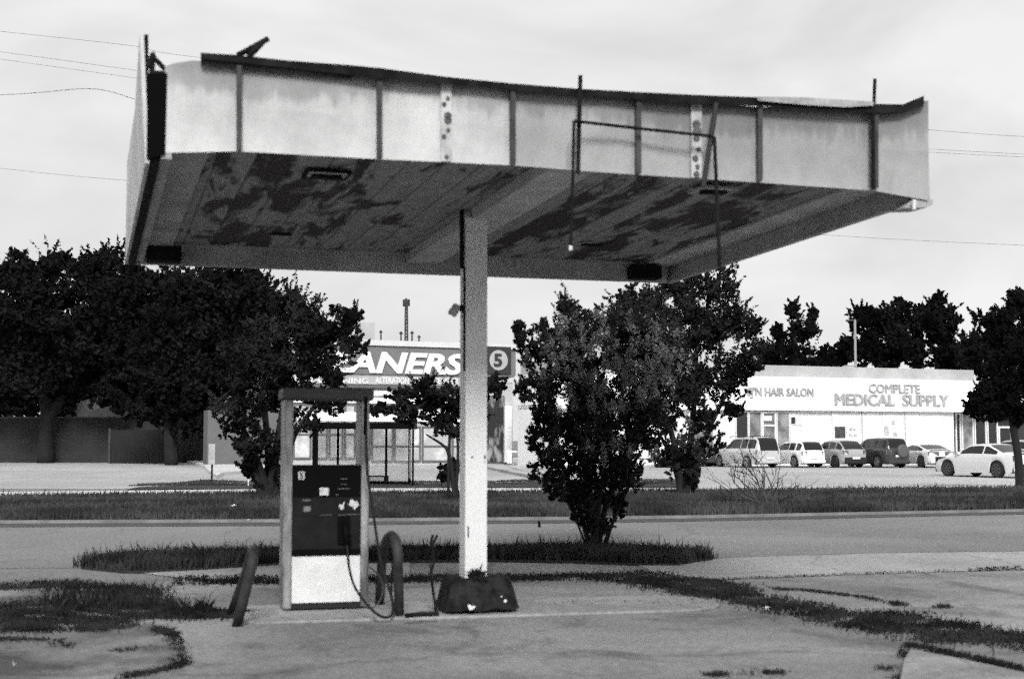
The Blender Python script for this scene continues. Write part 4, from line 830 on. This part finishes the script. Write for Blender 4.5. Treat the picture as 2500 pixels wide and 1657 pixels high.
tree('young_tree', 'small thin tree half hidden behind the white column', 35, (1112, 1226),
     [[(1112, 1226, 0, .07), (1105, 1160, 0, .055), (1095, 1105, 0, .05), (1080, 1085, 0, .035), (1040, 1060, 0, .02)], [(1110, 1226, 0, .05), (1117, 1140, 0, .04), (1115, 1060, 0, .035), (1085, 1010, 0, .025)], [(1095, 1105, 0, .04), (1098, 1060, 0, .035), (1120, 990, 0, .03)], [(1085, 1015, 0, .02), (1010, 980, 0, .015), (930, 1000, 0, .01)]],
     [(1040, 960, 60, 38), (1100, 985, 60, 45), (930, 1000, 32, 18), (975, 965, 35, 20), (1180, 960, 45, 38), (1220, 940, 25, 25), (1080, 1035, 45, 28), (1000, 1020, 40, 16), (1125, 1060, 30, 22), (1010, 995, 50, 20), (1150, 1010, 40, 25)], 32000, .05, M_leafm, spread=.10, shell=.25)
near = tree('crape_myrtle', 'blossoming crape myrtle on the near grass island, right of the column', 20.0, (1452, 1345),
     [[(1445, 1352, 0, .05), (1428, 1290, .1, .04), (1400, 1200, .2, .03), (1350, 1080, .2, .02)], [(1450, 1352, 0, .06), (1447, 1280, 0, .045), (1440, 1180, 0, .035), (1440, 1000, 0, .025)], [(1460, 1352, .1, .055), (1470, 1270, .1, .045), (1500, 1170, .1, .03), (1550, 1050, 0, .02)], [(1468, 1352, 0, .05), (1490, 1290, -.1, .03), (1520, 1220, -.1, .025), (1570, 1120, 0, .015)], [(1440, 1350, .1, .02), (1415, 1290, 0, .015), (1385, 1220, 0, .01)], [(1455, 1352, -.1, .05), (1460, 1250, -.1, .04), (1480, 1100, -.1, .03)]],
     [(1470, 850, 130, 90), (1390, 820, 70, 65), (1385, 755, 28, 32), (1330, 860, 65, 55), (1280, 840, 35, 35), (1560, 860, 100, 85), (1530, 790, 80, 55), (1620, 830, 50, 60), (1400, 950, 110, 80), (1510, 960, 120, 80), (1300, 950, 50, 45), (1360, 1060, 80, 80), (1450, 1080, 110, 90), (1540, 1060, 70, 70), (1320, 1060, 45, 70), (1340, 1145, 55, 45), (1400, 1180, 60, 55), (1450, 1170, 85, 70), (1530, 1150, 50, 55), (1590, 1010, 45, 60), (1425, 1245, 42, 45), (1495, 1235, 42, 45), (1460, 1280, 30, 25), (1265, 800, 14, 18), (1640, 900, 40, 50)], 115000, .029, M_leafn, spread=.10, shell=.3, jy=.4)
# blossom panicles
V = []; o = 0
bl = []
while len(bl) < 150:
    x = random.uniform(1270, 1690); y = random.uniform(760, 1130)
    if ((x - 1480) / 190) ** 2 + ((y - 880) / 125) ** 2 > 1 and random.random() > .12: continue
    if x < 1380 and random.random() > .5: continue
    bl.append((x, y))
for x, y in bl:
    c = np.array(AT(x, y, 20.0 - random.uniform(.75, 1.15))); m = 110; t = rng.random(m)[:, None]
    ax = np.array([random.uniform(-.3, .3), random.uniform(-.2, .2), 1]); ax /= np.linalg.norm(ax); Lh = random.uniform(.11, .19)
    q = c + ax * (t - .4) * Lh + rng.normal(size=(m, 3)) * (.036 * (1.2 - t)); V.append(q)
q = np.concatenate(V); m = len(q); a = rng.normal(size=(m, 3)); a /= np.linalg.norm(a, axis=1)[:, None]; bb = rng.normal(size=(m, 3)); bb -= a * (a * bb).sum(1)[:, None]; bb /= np.linalg.norm(bb, axis=1)[:, None]
VV = np.stack([q - a * .011, q + bb * .011, q + a * .011, q - bb * .011], 1).reshape(-1, 3)
obj('blossoms', (VV, np.arange(m)[:, None] * 4 + np.arange(4)[None]), leaf_mat('blossom', .09, .2, 5.0), near)
tree('leafy_tree', 'taller dark tree on the verge behind the blossoming crape myrtle', 38, (1675, 1216),
     [[(1665, 1216, 0, .13), (1655, 1140, 0, .1), (1640, 1060, 0, .08), (1600, 960, 0, .05)], [(1675, 1216, 0, .14), (1680, 1130, 0, .1), (1690, 1040, 0, .09), (1700, 900, 0, .06), (1700, 760, 0, .03)], [(1685, 1216, .1, .11), (1705, 1120, 0, .08), (1735, 1040, 0, .06), (1780, 950, 0, .03)], [(1670, 1216, 0, .1), (1640, 1120, .2, .06), (1610, 1060, 0, .04)]],
     [(1720, 760, 90, 85), (1760, 690, 45, 40), (1790, 840, 75, 75), (1700, 870, 100, 90), (1600, 760, 80, 50), (1560, 730, 50, 30), (1520, 740, 40, 28), (1820, 800, 35, 40), (1740, 950, 90, 55), (1650, 960, 80, 60), (1800, 930, 45, 30), (1840, 900, 22, 14), (1620, 1030, 60, 45), (1720, 1030, 40, 40), (1690, 1150, 35, 40), (1640, 700, 30, 24), (1605, 1090, 40, 40), (1700, 1090, 40, 55), (1560, 1020, 50, 45), (1650, 1120, 30, 45), (1675, 690, 40, 45), (1790, 1000, 25, 22)], 78000, .05, M_leafm, spread=.10, shell=.3)
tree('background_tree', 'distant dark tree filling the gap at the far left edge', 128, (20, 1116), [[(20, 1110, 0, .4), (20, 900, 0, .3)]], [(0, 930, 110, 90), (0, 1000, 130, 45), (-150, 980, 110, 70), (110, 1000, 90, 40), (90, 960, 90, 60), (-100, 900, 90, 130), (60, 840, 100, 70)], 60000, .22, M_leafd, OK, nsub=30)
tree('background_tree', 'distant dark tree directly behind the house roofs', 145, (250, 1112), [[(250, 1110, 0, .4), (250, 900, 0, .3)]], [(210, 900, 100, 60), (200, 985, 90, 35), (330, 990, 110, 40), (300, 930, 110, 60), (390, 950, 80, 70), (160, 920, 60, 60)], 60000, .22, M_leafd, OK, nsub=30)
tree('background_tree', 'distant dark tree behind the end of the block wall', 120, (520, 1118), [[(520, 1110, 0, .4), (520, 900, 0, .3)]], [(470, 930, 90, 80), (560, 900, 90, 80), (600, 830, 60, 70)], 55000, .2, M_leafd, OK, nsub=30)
BG = 'dark trees beyond the strip mall roof'
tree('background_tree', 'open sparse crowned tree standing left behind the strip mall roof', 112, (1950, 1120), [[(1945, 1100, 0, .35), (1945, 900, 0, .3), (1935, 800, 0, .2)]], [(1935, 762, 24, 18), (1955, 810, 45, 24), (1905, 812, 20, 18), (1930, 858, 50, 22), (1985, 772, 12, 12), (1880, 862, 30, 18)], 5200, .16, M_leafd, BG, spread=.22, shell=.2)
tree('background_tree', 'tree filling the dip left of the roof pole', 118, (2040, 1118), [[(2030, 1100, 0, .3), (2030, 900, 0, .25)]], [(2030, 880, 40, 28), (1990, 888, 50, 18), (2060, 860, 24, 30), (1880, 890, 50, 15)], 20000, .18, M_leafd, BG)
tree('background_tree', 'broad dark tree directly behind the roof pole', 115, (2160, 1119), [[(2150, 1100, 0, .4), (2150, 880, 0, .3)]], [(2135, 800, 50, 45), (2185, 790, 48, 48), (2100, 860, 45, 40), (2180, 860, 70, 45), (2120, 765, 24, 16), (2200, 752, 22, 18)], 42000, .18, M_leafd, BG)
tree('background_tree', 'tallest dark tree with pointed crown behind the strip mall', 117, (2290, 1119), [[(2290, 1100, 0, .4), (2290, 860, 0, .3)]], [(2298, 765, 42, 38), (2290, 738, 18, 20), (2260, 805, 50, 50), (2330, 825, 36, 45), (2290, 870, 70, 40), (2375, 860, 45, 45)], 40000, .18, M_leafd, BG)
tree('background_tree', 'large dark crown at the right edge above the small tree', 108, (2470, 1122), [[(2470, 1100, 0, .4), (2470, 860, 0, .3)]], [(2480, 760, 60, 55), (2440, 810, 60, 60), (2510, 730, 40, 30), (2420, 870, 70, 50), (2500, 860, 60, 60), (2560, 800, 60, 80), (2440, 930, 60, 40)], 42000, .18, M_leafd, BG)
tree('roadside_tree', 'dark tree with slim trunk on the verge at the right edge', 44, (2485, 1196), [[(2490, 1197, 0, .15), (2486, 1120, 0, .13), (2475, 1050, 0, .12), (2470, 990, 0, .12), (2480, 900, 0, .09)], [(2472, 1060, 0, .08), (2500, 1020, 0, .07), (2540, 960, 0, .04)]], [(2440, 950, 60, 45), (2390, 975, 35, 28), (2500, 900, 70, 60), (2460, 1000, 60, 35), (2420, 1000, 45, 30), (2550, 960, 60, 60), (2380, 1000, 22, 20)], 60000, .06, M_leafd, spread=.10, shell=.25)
v, f = leaves(px_blobs([(1098, 1150, 22, 20), (1085, 1162, 14, 12), (1110, 1140, 12, 14)], 46.3), 900, .07); obj('foliage', (v, f), M_leafm, pl)
# low shrubs
for (x, y, rx, ry, Y, n_, lab) in [(1625, 1130, 40, 28, 74, 1600, 'low rounded shrub in the bed behind the blossoming tree'), (1500, 1145, 40, 25, 60, 1600, 'dark bushy shrub glimpsed left of the leafy tree'), (1755, 1090, 22, 16, 84, 900, 'small clipped shrub by the shop wall left of the cars'), (485, 1000, 0, 0, 0, 0, '')]:
    if not n_: continue
    b = AT(x, y + ry, Y); b.z = 0; t = thing('shrub', lab, 'shrub', b); c = AT(x, y, Y); v, f = leaves([((c.x, Y, max(.4, c.z * .6)), (rx * Y / F, rx * Y / F, max(.4, c.z)), 1)], n_, .12); obj('foliage', (v, f), M_leafm, t)
# dead brush pile
dbp = thing('dead_branches', 'bare dead branches heaped on the verge before the parked cars', 'branches', G(1890, 1238, VZ)); mb = MB(); random.seed(21)
def twig(p, d, r, ln, dep):
    P = [p]; q = p
    for k in range(3): d = (d + Vector((random.uniform(-.35, .35), random.uniform(-.3, .3), random.uniform(-.15, .2)))).normalized(); q = q + d * ln / 3; P.append(q)
    mb.tube(P, [r, r * .85, r * .7, r * .5], 4)
    if dep: 
        for k in range(random.choice((2, 3))): twig(P[random.choice((1, 2, 3))], (d + Vector((random.uniform(-.8, .8), random.uniform(-.5, .5), random.uniform(-.3, .6)))).normalized(), r * .6, ln * .62, dep - 1)
for k in range(11):
    b = G(1890 + random.uniform(-35, 35), 1238, VZ); b.y += random.uniform(-.4, .6); a_ = random.uniform(-1.25, 1.1); twig(b, Vector((math.sin(a_), random.uniform(-.3, .3), math.cos(a_) * .8 + .1)), .022, random.uniform(.6, 1.0), 3)
obj('branch', mb, mat('dead_wood', .07, .9, var=.5, scale=6.0), dbp)

# ---------------------------------------------------------------- cars
M_tyre = mat('tyre_rubber', .012, .8); M_cglass = mat('car_glass', .012, .1, spec=.35); M_trim = mat('car_trim', .015, .5)
M_rim = mat('alloy_rim', .45, .3, metal=.6); M_rimd = mat('dark_rim', .10, .35, metal=.5); M_lamp = mat('tail_lamp', .12, .2); M_plate = mat('plate_white', .7, .4)
def car(name, label, pos, heading, L_, Wd, H, prof, belt, paint, wb, wr=.34, rim=None, spare=False, dark_low=False, group='cars parked before the strip mall', glass_top=.07, pillars=(), rails=False, tail=(.82, .98), wide_lamp=False):
    """prof: (x fraction 0 rear..1 front, z fraction of H)"""
    root = thing(name, label, 'car', pos, heading, group=group)   # local +x is forward
    xs = np.linspace(0, 1, 73); px_ = [p[0] for p in prof]; pz = [p[1] * H for p in prof]
    top = np.interp(xs, px_, pz); k = np.array([.2, .6, .2]); 
    tp = top.copy(); tp[1:-1] = np.convolve(top, k, 'valid'); top = tp
    X = (xs - .5) * L_; rear_ax, front_ax = -wb / 2 - .02, wb / 2 + .06; ar = wr + .06
    def zl(x):
        z = .2 + .1 * max(0, abs(x) / (L_ / 2) - .85) / .15
        for a in (rear_ax, front_ax):
            d = abs(x - a)
            if d < ar: z = max(z, wr + math.sqrt(max(0, ar * ar - d * d)) * 1.0)
        return z
    rows = 15; vs = []
    for x, t in zip(X, top):
        fr = abs(x) / (L_ / 2); w_ = Wd / 2 * (1 - .16 * fr ** 5 - .10 * max(0, fr - .93) / .07); z0 = zl(x)
        zb_ = min(belt, t - .06); zb_ = max(zb_, z0 + .01); g = max(0, min(1, (t - belt) / .45)); re = w_ * (.90 - .16 * g)
        ring = [(w_ * .965, z0), (w_ * .995, z0 + (zb_ - z0) * .35), (w_, z0 + (zb_ - z0) * .62), (w_ * .985, z0 + (zb_ - z0) * .85), (w_ * .955, zb_)]
        zt_ = max(t - .045, zb_ + .005)
        for q in (.1, .3, .5, .7, .9): ring.append((w_ * .955 + (re - w_ * .955) * q, zb_ + (zt_ - zb_) * q))
        ring += [(re * .985, zt_ + (t - zt_) * .3), (re * .93, t - .012), (re * .8, t), (re * .45, t + .012), (0, t + .016)]
        vs.append(ring)
    A = np.array(vs)   # [nx, rows, (y,z)]
    def vert(i, r, s): return (X[i], s * A[i, r, 0], A[i, r, 1])
    body = MB(); gl = {}
    def add(mb_, q, off=0.0, s=1): mb_.add(q, [(0, 1, 2, 3)] if s > 0 else [(3, 2, 1, 0)])
    for i in range(len(X) - 1):
        xm = (X[i] + X[i + 1]) / 2; xf = (xs[i] + xs[i + 1]) / 2; tz = (top[i] + top[i + 1]) / 2; sl = (top[i + 1] - top[i]) / (X[i + 1] - X[i])
        for r in range(rows - 1):
            for s in (1, -1):
                q = [vert(i, r, s), vert(i + 1, r, s), vert(i + 1, r + 1, s), vert(i, r + 1, s)]
                key = None
                if 5 <= r <= 8 and tz > belt + .2 and not any(abs(xf - p) < .008 for p in pillars) : key = 'side_window' + ('l' if s > 0 else 'r')
                if key and abs(sl) > .9: key = None
                if r >= 11 and tz > belt + .02 and tz < H - .05:
                    if sl < -.22 and xf > .5: key = 'windshield'
                    elif sl > .22 and xf < .5: key = 'rear_window'
                if key: add(gl.setdefault(key, MB()), q, 0, s)
                else: add(body, q, 0, s)
    n_ = len(X)
    for i, sg_n in ((0, -1), (n_ - 1, 1)):
        ringp = [vert(i, r, 1) for r in range(rows)] + [vert(i, r, -1) for r in range(rows - 2, -1, -1)]
        body.add(ringp, [tuple(range(len(ringp)))] if sg_n < 0 else [tuple(range(len(ringp)))[::-1]])
    bo_ = obj('body', body, paint, root, local=True, smooth=True, auto=True)
    for kx, g in gl.items(): obj(kx.rstrip('lr') if kx.startswith('side') else kx, g, M_cglass, root, local=True, smooth=True)
    mb = MB(); mb.box(-L_ / 2 + .15, L_ / 2 - .15, -Wd / 2 + .12, Wd / 2 - .12, .2, belt - .12); obj('underbody', mb, M_trim, root, local=True)
    mb = MB(); mb.box(-L_ / 2 - .035, -L_ / 2 + .3, -Wd / 2 * .8, Wd / 2 * .8, .26, .46 if not dark_low else .6); obj('bumper', mb, M_trim if dark_low else paint, root, local=True, bevel=.03)
    for s in (1, -1):
        for ax_ in (rear_ax, front_ax):
            y = s * (Wd / 2 - .005); mb = MB(); mb.tube([(ax_, y - s * .2, wr), (ax_, y - s * .02, wr), (ax_, y, wr)], [wr, wr, wr * .96], 24); wo = obj('wheel', mb, M_tyre, root, local=True)
            mb = MB(); ri = rim or M_rim
            mb.tube([(ax_, y - s * .01, wr), (ax_, y + s * .006, wr)], wr * .2, 12)
            for k in range(7):
                t = 2 * math.pi * k / 7 + .2; d = Vector((math.cos(t), 0, math.sin(t))); p0 = Vector((ax_, y + s * .006, wr)); pr = Vector((-math.sin(t), 0, math.cos(t))) * wr * .07
                a0, a1 = p0 + d * wr * .12, p0 + d * wr * .68; mb.prism([a0 - pr, a1 - pr * 1.3, a1 + pr * 1.3, a0 + pr], (0, -s * .02, 0))
            for k in range(24):
                t0, t1 = 2 * math.pi * k / 24, 2 * math.pi * (k + 1) / 24
                P4 = [Vector((ax_ + math.cos(t) * rr * wr, y + s * .007, wr + math.sin(t) * rr * wr)) for t, rr in ((t0, .62), (t1, .62), (t1, .72), (t0, .72))]; mb.prism(P4, (0, -s * .02, 0))
            obj('rim', mb, ri, wo, local=True)
        zt0, zt1 = belt * tail[0] - .08, belt * tail[1]
        lw = .5 if wide_lamp else .16
        mb = MB(); xr = -L_ / 2; wz = Wd / 2 * .74
        mb.hexa([(xr - .02, s * (wz - lw), zt0), (xr + .12, s * (wz + .13), zt0), (xr + .2, s * (wz + .11), zt0), (xr + .05, s * (wz - lw), zt0), (xr - .02, s * (wz - lw), zt1), (xr + .12, s * (wz + .13), zt1), (xr + .2, s * (wz + .11), zt1), (xr + .05, s * (wz - lw), zt1)][::1]); obj('tail_light', mb, M_lamp, root, local=True)
        mb = MB(); mx_ = front_ax - .75; mb.box(mx_ - .07, mx_ + .07, s * (Wd / 2 - .03) - .1 + (s > 0) * .1, s * (Wd / 2 - .03) + .1 - (s < 0) * .1 + .0, belt - .02, belt + .12); obj('mirror', mb, paint, root, local=True, bevel=.03)
    mb = MB(); mb.box(-L_ / 2 - .06, -L_ / 2 - .036, -.26, .26, .5 if not spare else .62, .62 if not spare else .75); obj('plate', mb, M_plate, root, local=True)
    if rails:
        for s in (1, -1): mb = MB(); mb.tube([(-L_ * .38, s * Wd * .36, H * .985), (-L_ * .3, s * Wd * .36, H + .04), (L_ * .08, s * Wd * .36, H + .04), (L_ * .14, s * Wd * .36, H * .98)], .02, 6); obj('roof_rail', mb, M_trim, root, local=True)
    if spare:
        mb = MB(); mb.tube([(-L_ / 2 - .22, -.18, .98), (-L_ / 2 - .2, -.18, .98), (-L_ / 2 + .02, -.18, .98)], [.33, .37, .37], 24); obj('spare_wheel', mb, mat('spare_cover', .09, .4), root, local=True)
    return root
SUV = [(0, .55), (.012, .66), (.05, .93), (.09, .985), (.3, 1), (.5, .98), (.56, .93), (.70, .66), (.75, .63), (.93, .55), (.985, .46), (1, .36)]
WAG = [(0, .55), (.012, .66), (.07, .92), (.12, .985), (.3, 1), (.5, .98), (.57, .92), (.70, .66), (.75, .63), (.93, .54), (.985, .44), (1, .34)]
HAT = [(0, .5), (.015, .63), (.10, .84), (.17, .96), (.32, 1), (.5, .97), (.72, .64), (.77, .61), (.93, .52), (.985, .42), (1, .32)]
SED = [(0, .5), (.012, .62), (.04, .715), (.14, .74), (.17, .76), (.33, .98), (.42, 1), (.52, .985), (.56, .96), (.72, .68), (.76, .66), (.93, .54), (.985, .42), (1, .32)]
COU = [(0, .5), (.012, .66), (.04, .74), (.10, .78), (.30, .97), (.42, 1), (.5, .98), (.70, .68), (.75, .64), (.93, .53), (.985, .42), (1, .3)]
def cpos(px, py=1141): p = G(px, py); return (p.x, p.y + 1.4, .006)
HD = math.pi / 2 + R(20)
P_silver = mat('silver_paint', .52, .3, metal=.15, spec=.6); P_wh = mat('white_car_paint', .8, .25, spec=.6); P_wh2 = mat('pearl_paint', .66, .25, spec=.6); P_grey = mat('grey_paint', .38, .3, metal=.2, spec=.6); P_dark = mat('dark_paint', .035, .25, spec=.7); P_sil2 = mat('pale_silver_paint', .45, .3, metal=.1, spec=.6)
car('parked_car', 'large silver minivan, leftmost in the row before the salon', cpos(1832), HD + R(3), 5.0, 1.95, 1.78, SUV, 1.05, P_silver, 2.95, rails=True, pillars=(.34, .2))
car('parked_car', 'white hatchback parked between the silver minivan and grey crossover', cpos(1952), HD, 4.4, 1.8, 1.53, WAG, .96, P_wh, 2.6, pillars=(.34, .18))
car('parked_car', 'grey crossover with dark rear bumper next to the spare wheel SUV', cpos(2052), HD, 4.4, 1.82, 1.6, HAT, 1.02, P_grey, 2.6, dark_low=True, rim=M_rimd, pillars=(.36, .2))
car('parked_car', 'dark SUV with a round spare wheel on its tailgate', cpos(2155), HD, 4.5, 1.83, 1.72, SUV, 1.05, P_dark, 2.65, spare=True, pillars=(.36, .2))
car('parked_car', 'low white coupe, rightmost in the row before the medical supply', cpos(2268), HD - R(6), 4.5, 1.9, 1.36, COU, .95, P_wh2, 2.75, rim=M_rimd, wide_lamp=True)
p = G(2426, 1165); car('parked_car', 'white sedan nearest the grass with black multi-spoke wheels', (p.x, p.y + .8, .006), math.pi / 2 + R(26), 4.9, 1.88, 1.45, SED, .98, P_wh2, 2.85, rim=M_rimd, dark_low=True, pillars=(.37,), wide_lamp=False, wr=.35)
p = G(2540, 1140); car('parked_car', 'pale silver car partly cut off behind the right edge tree trunk', (p.x + .6, p.y + 6, .006), HD, 4.6, 1.85, 1.6, SUV, 1.0, P_sil2, 2.7)
p = G(1700, 1139); car('parked_car', 'dark car glimpsed through the leafy tree left of the minivan', (p.x - .3, p.y + 2, .006), HD, 4.5, 1.8, 1.4, SED, .93, P_dark, 2.7)

# ---------------------------------------------------------------- overhead wires
wires = [('topmost overhead power line crossing the sky', [(-200, 55), (0, 77), (320, 112), (480, 140), (1250, 215), (2300, 320), (2700, 340)]), ('second overhead power line below the topmost one', [(-200, 103), (0, 127), (330, 172), (1250, 300), (2266, 364), (2700, 386)]),
         ('third overhead power line running close under the second', [(-200, 119), (0, 145), (325, 190), (1250, 318), (2268, 372), (2700, 393)]), ('lowest thin overhead line passing behind the canopy', [(-200, 390), (0, 411), (300, 440), (1250, 510), (2050, 576), (2700, 607)]), ('drooping service cable joining the left end of the canopy', [(-200, 240), (0, 232), (100, 226), (200, 217), (260, 222), (330, 243)])]
for i, (lab, P) in enumerate(wires):
    Yw = 40 + i * 2 if i < 4 else 22; w_ = thing('power_line', lab, 'power line', AT(P[0][0], P[0][1], Yw), group='overhead lines in the sky'); mb = MB(); mb.tube(smooth_path([AT(x, y, Yw) for x, y in P], 6), .005 if i < 4 else .004, 5); obj('wire', mb, M_steel if i < 4 else M_dark, w_)
# litter
for px, py, r, lab in [(1868, 1484, .05, 'scrap of pale litter at the edge of the diagonal weeds'), (36, 1621, .015, 'tiny white scrap on the dark concrete, bottom left'), (575, 1233, .14, 'pale crumpled litter in the verge grass before the dark tree'), (606, 1266, .07, 'small white cup in the verge grass near the kerb')]:
    z = .02 if py > 1300 else .25; p = G(px, py, z); t = thing('litter', lab, 'litter', p); mb = MB(); vs = [(p.x + random.uniform(-r, r), p.y + random.uniform(-r, r), z + random.uniform(-.02, .03)) for _ in range(6)]; mb.add(vs, [(0, 1, 2), (1, 2, 3), (2, 3, 4), (3, 4, 5), (0, 4, 5)]); obj('scrap', mb, M_letter, t)
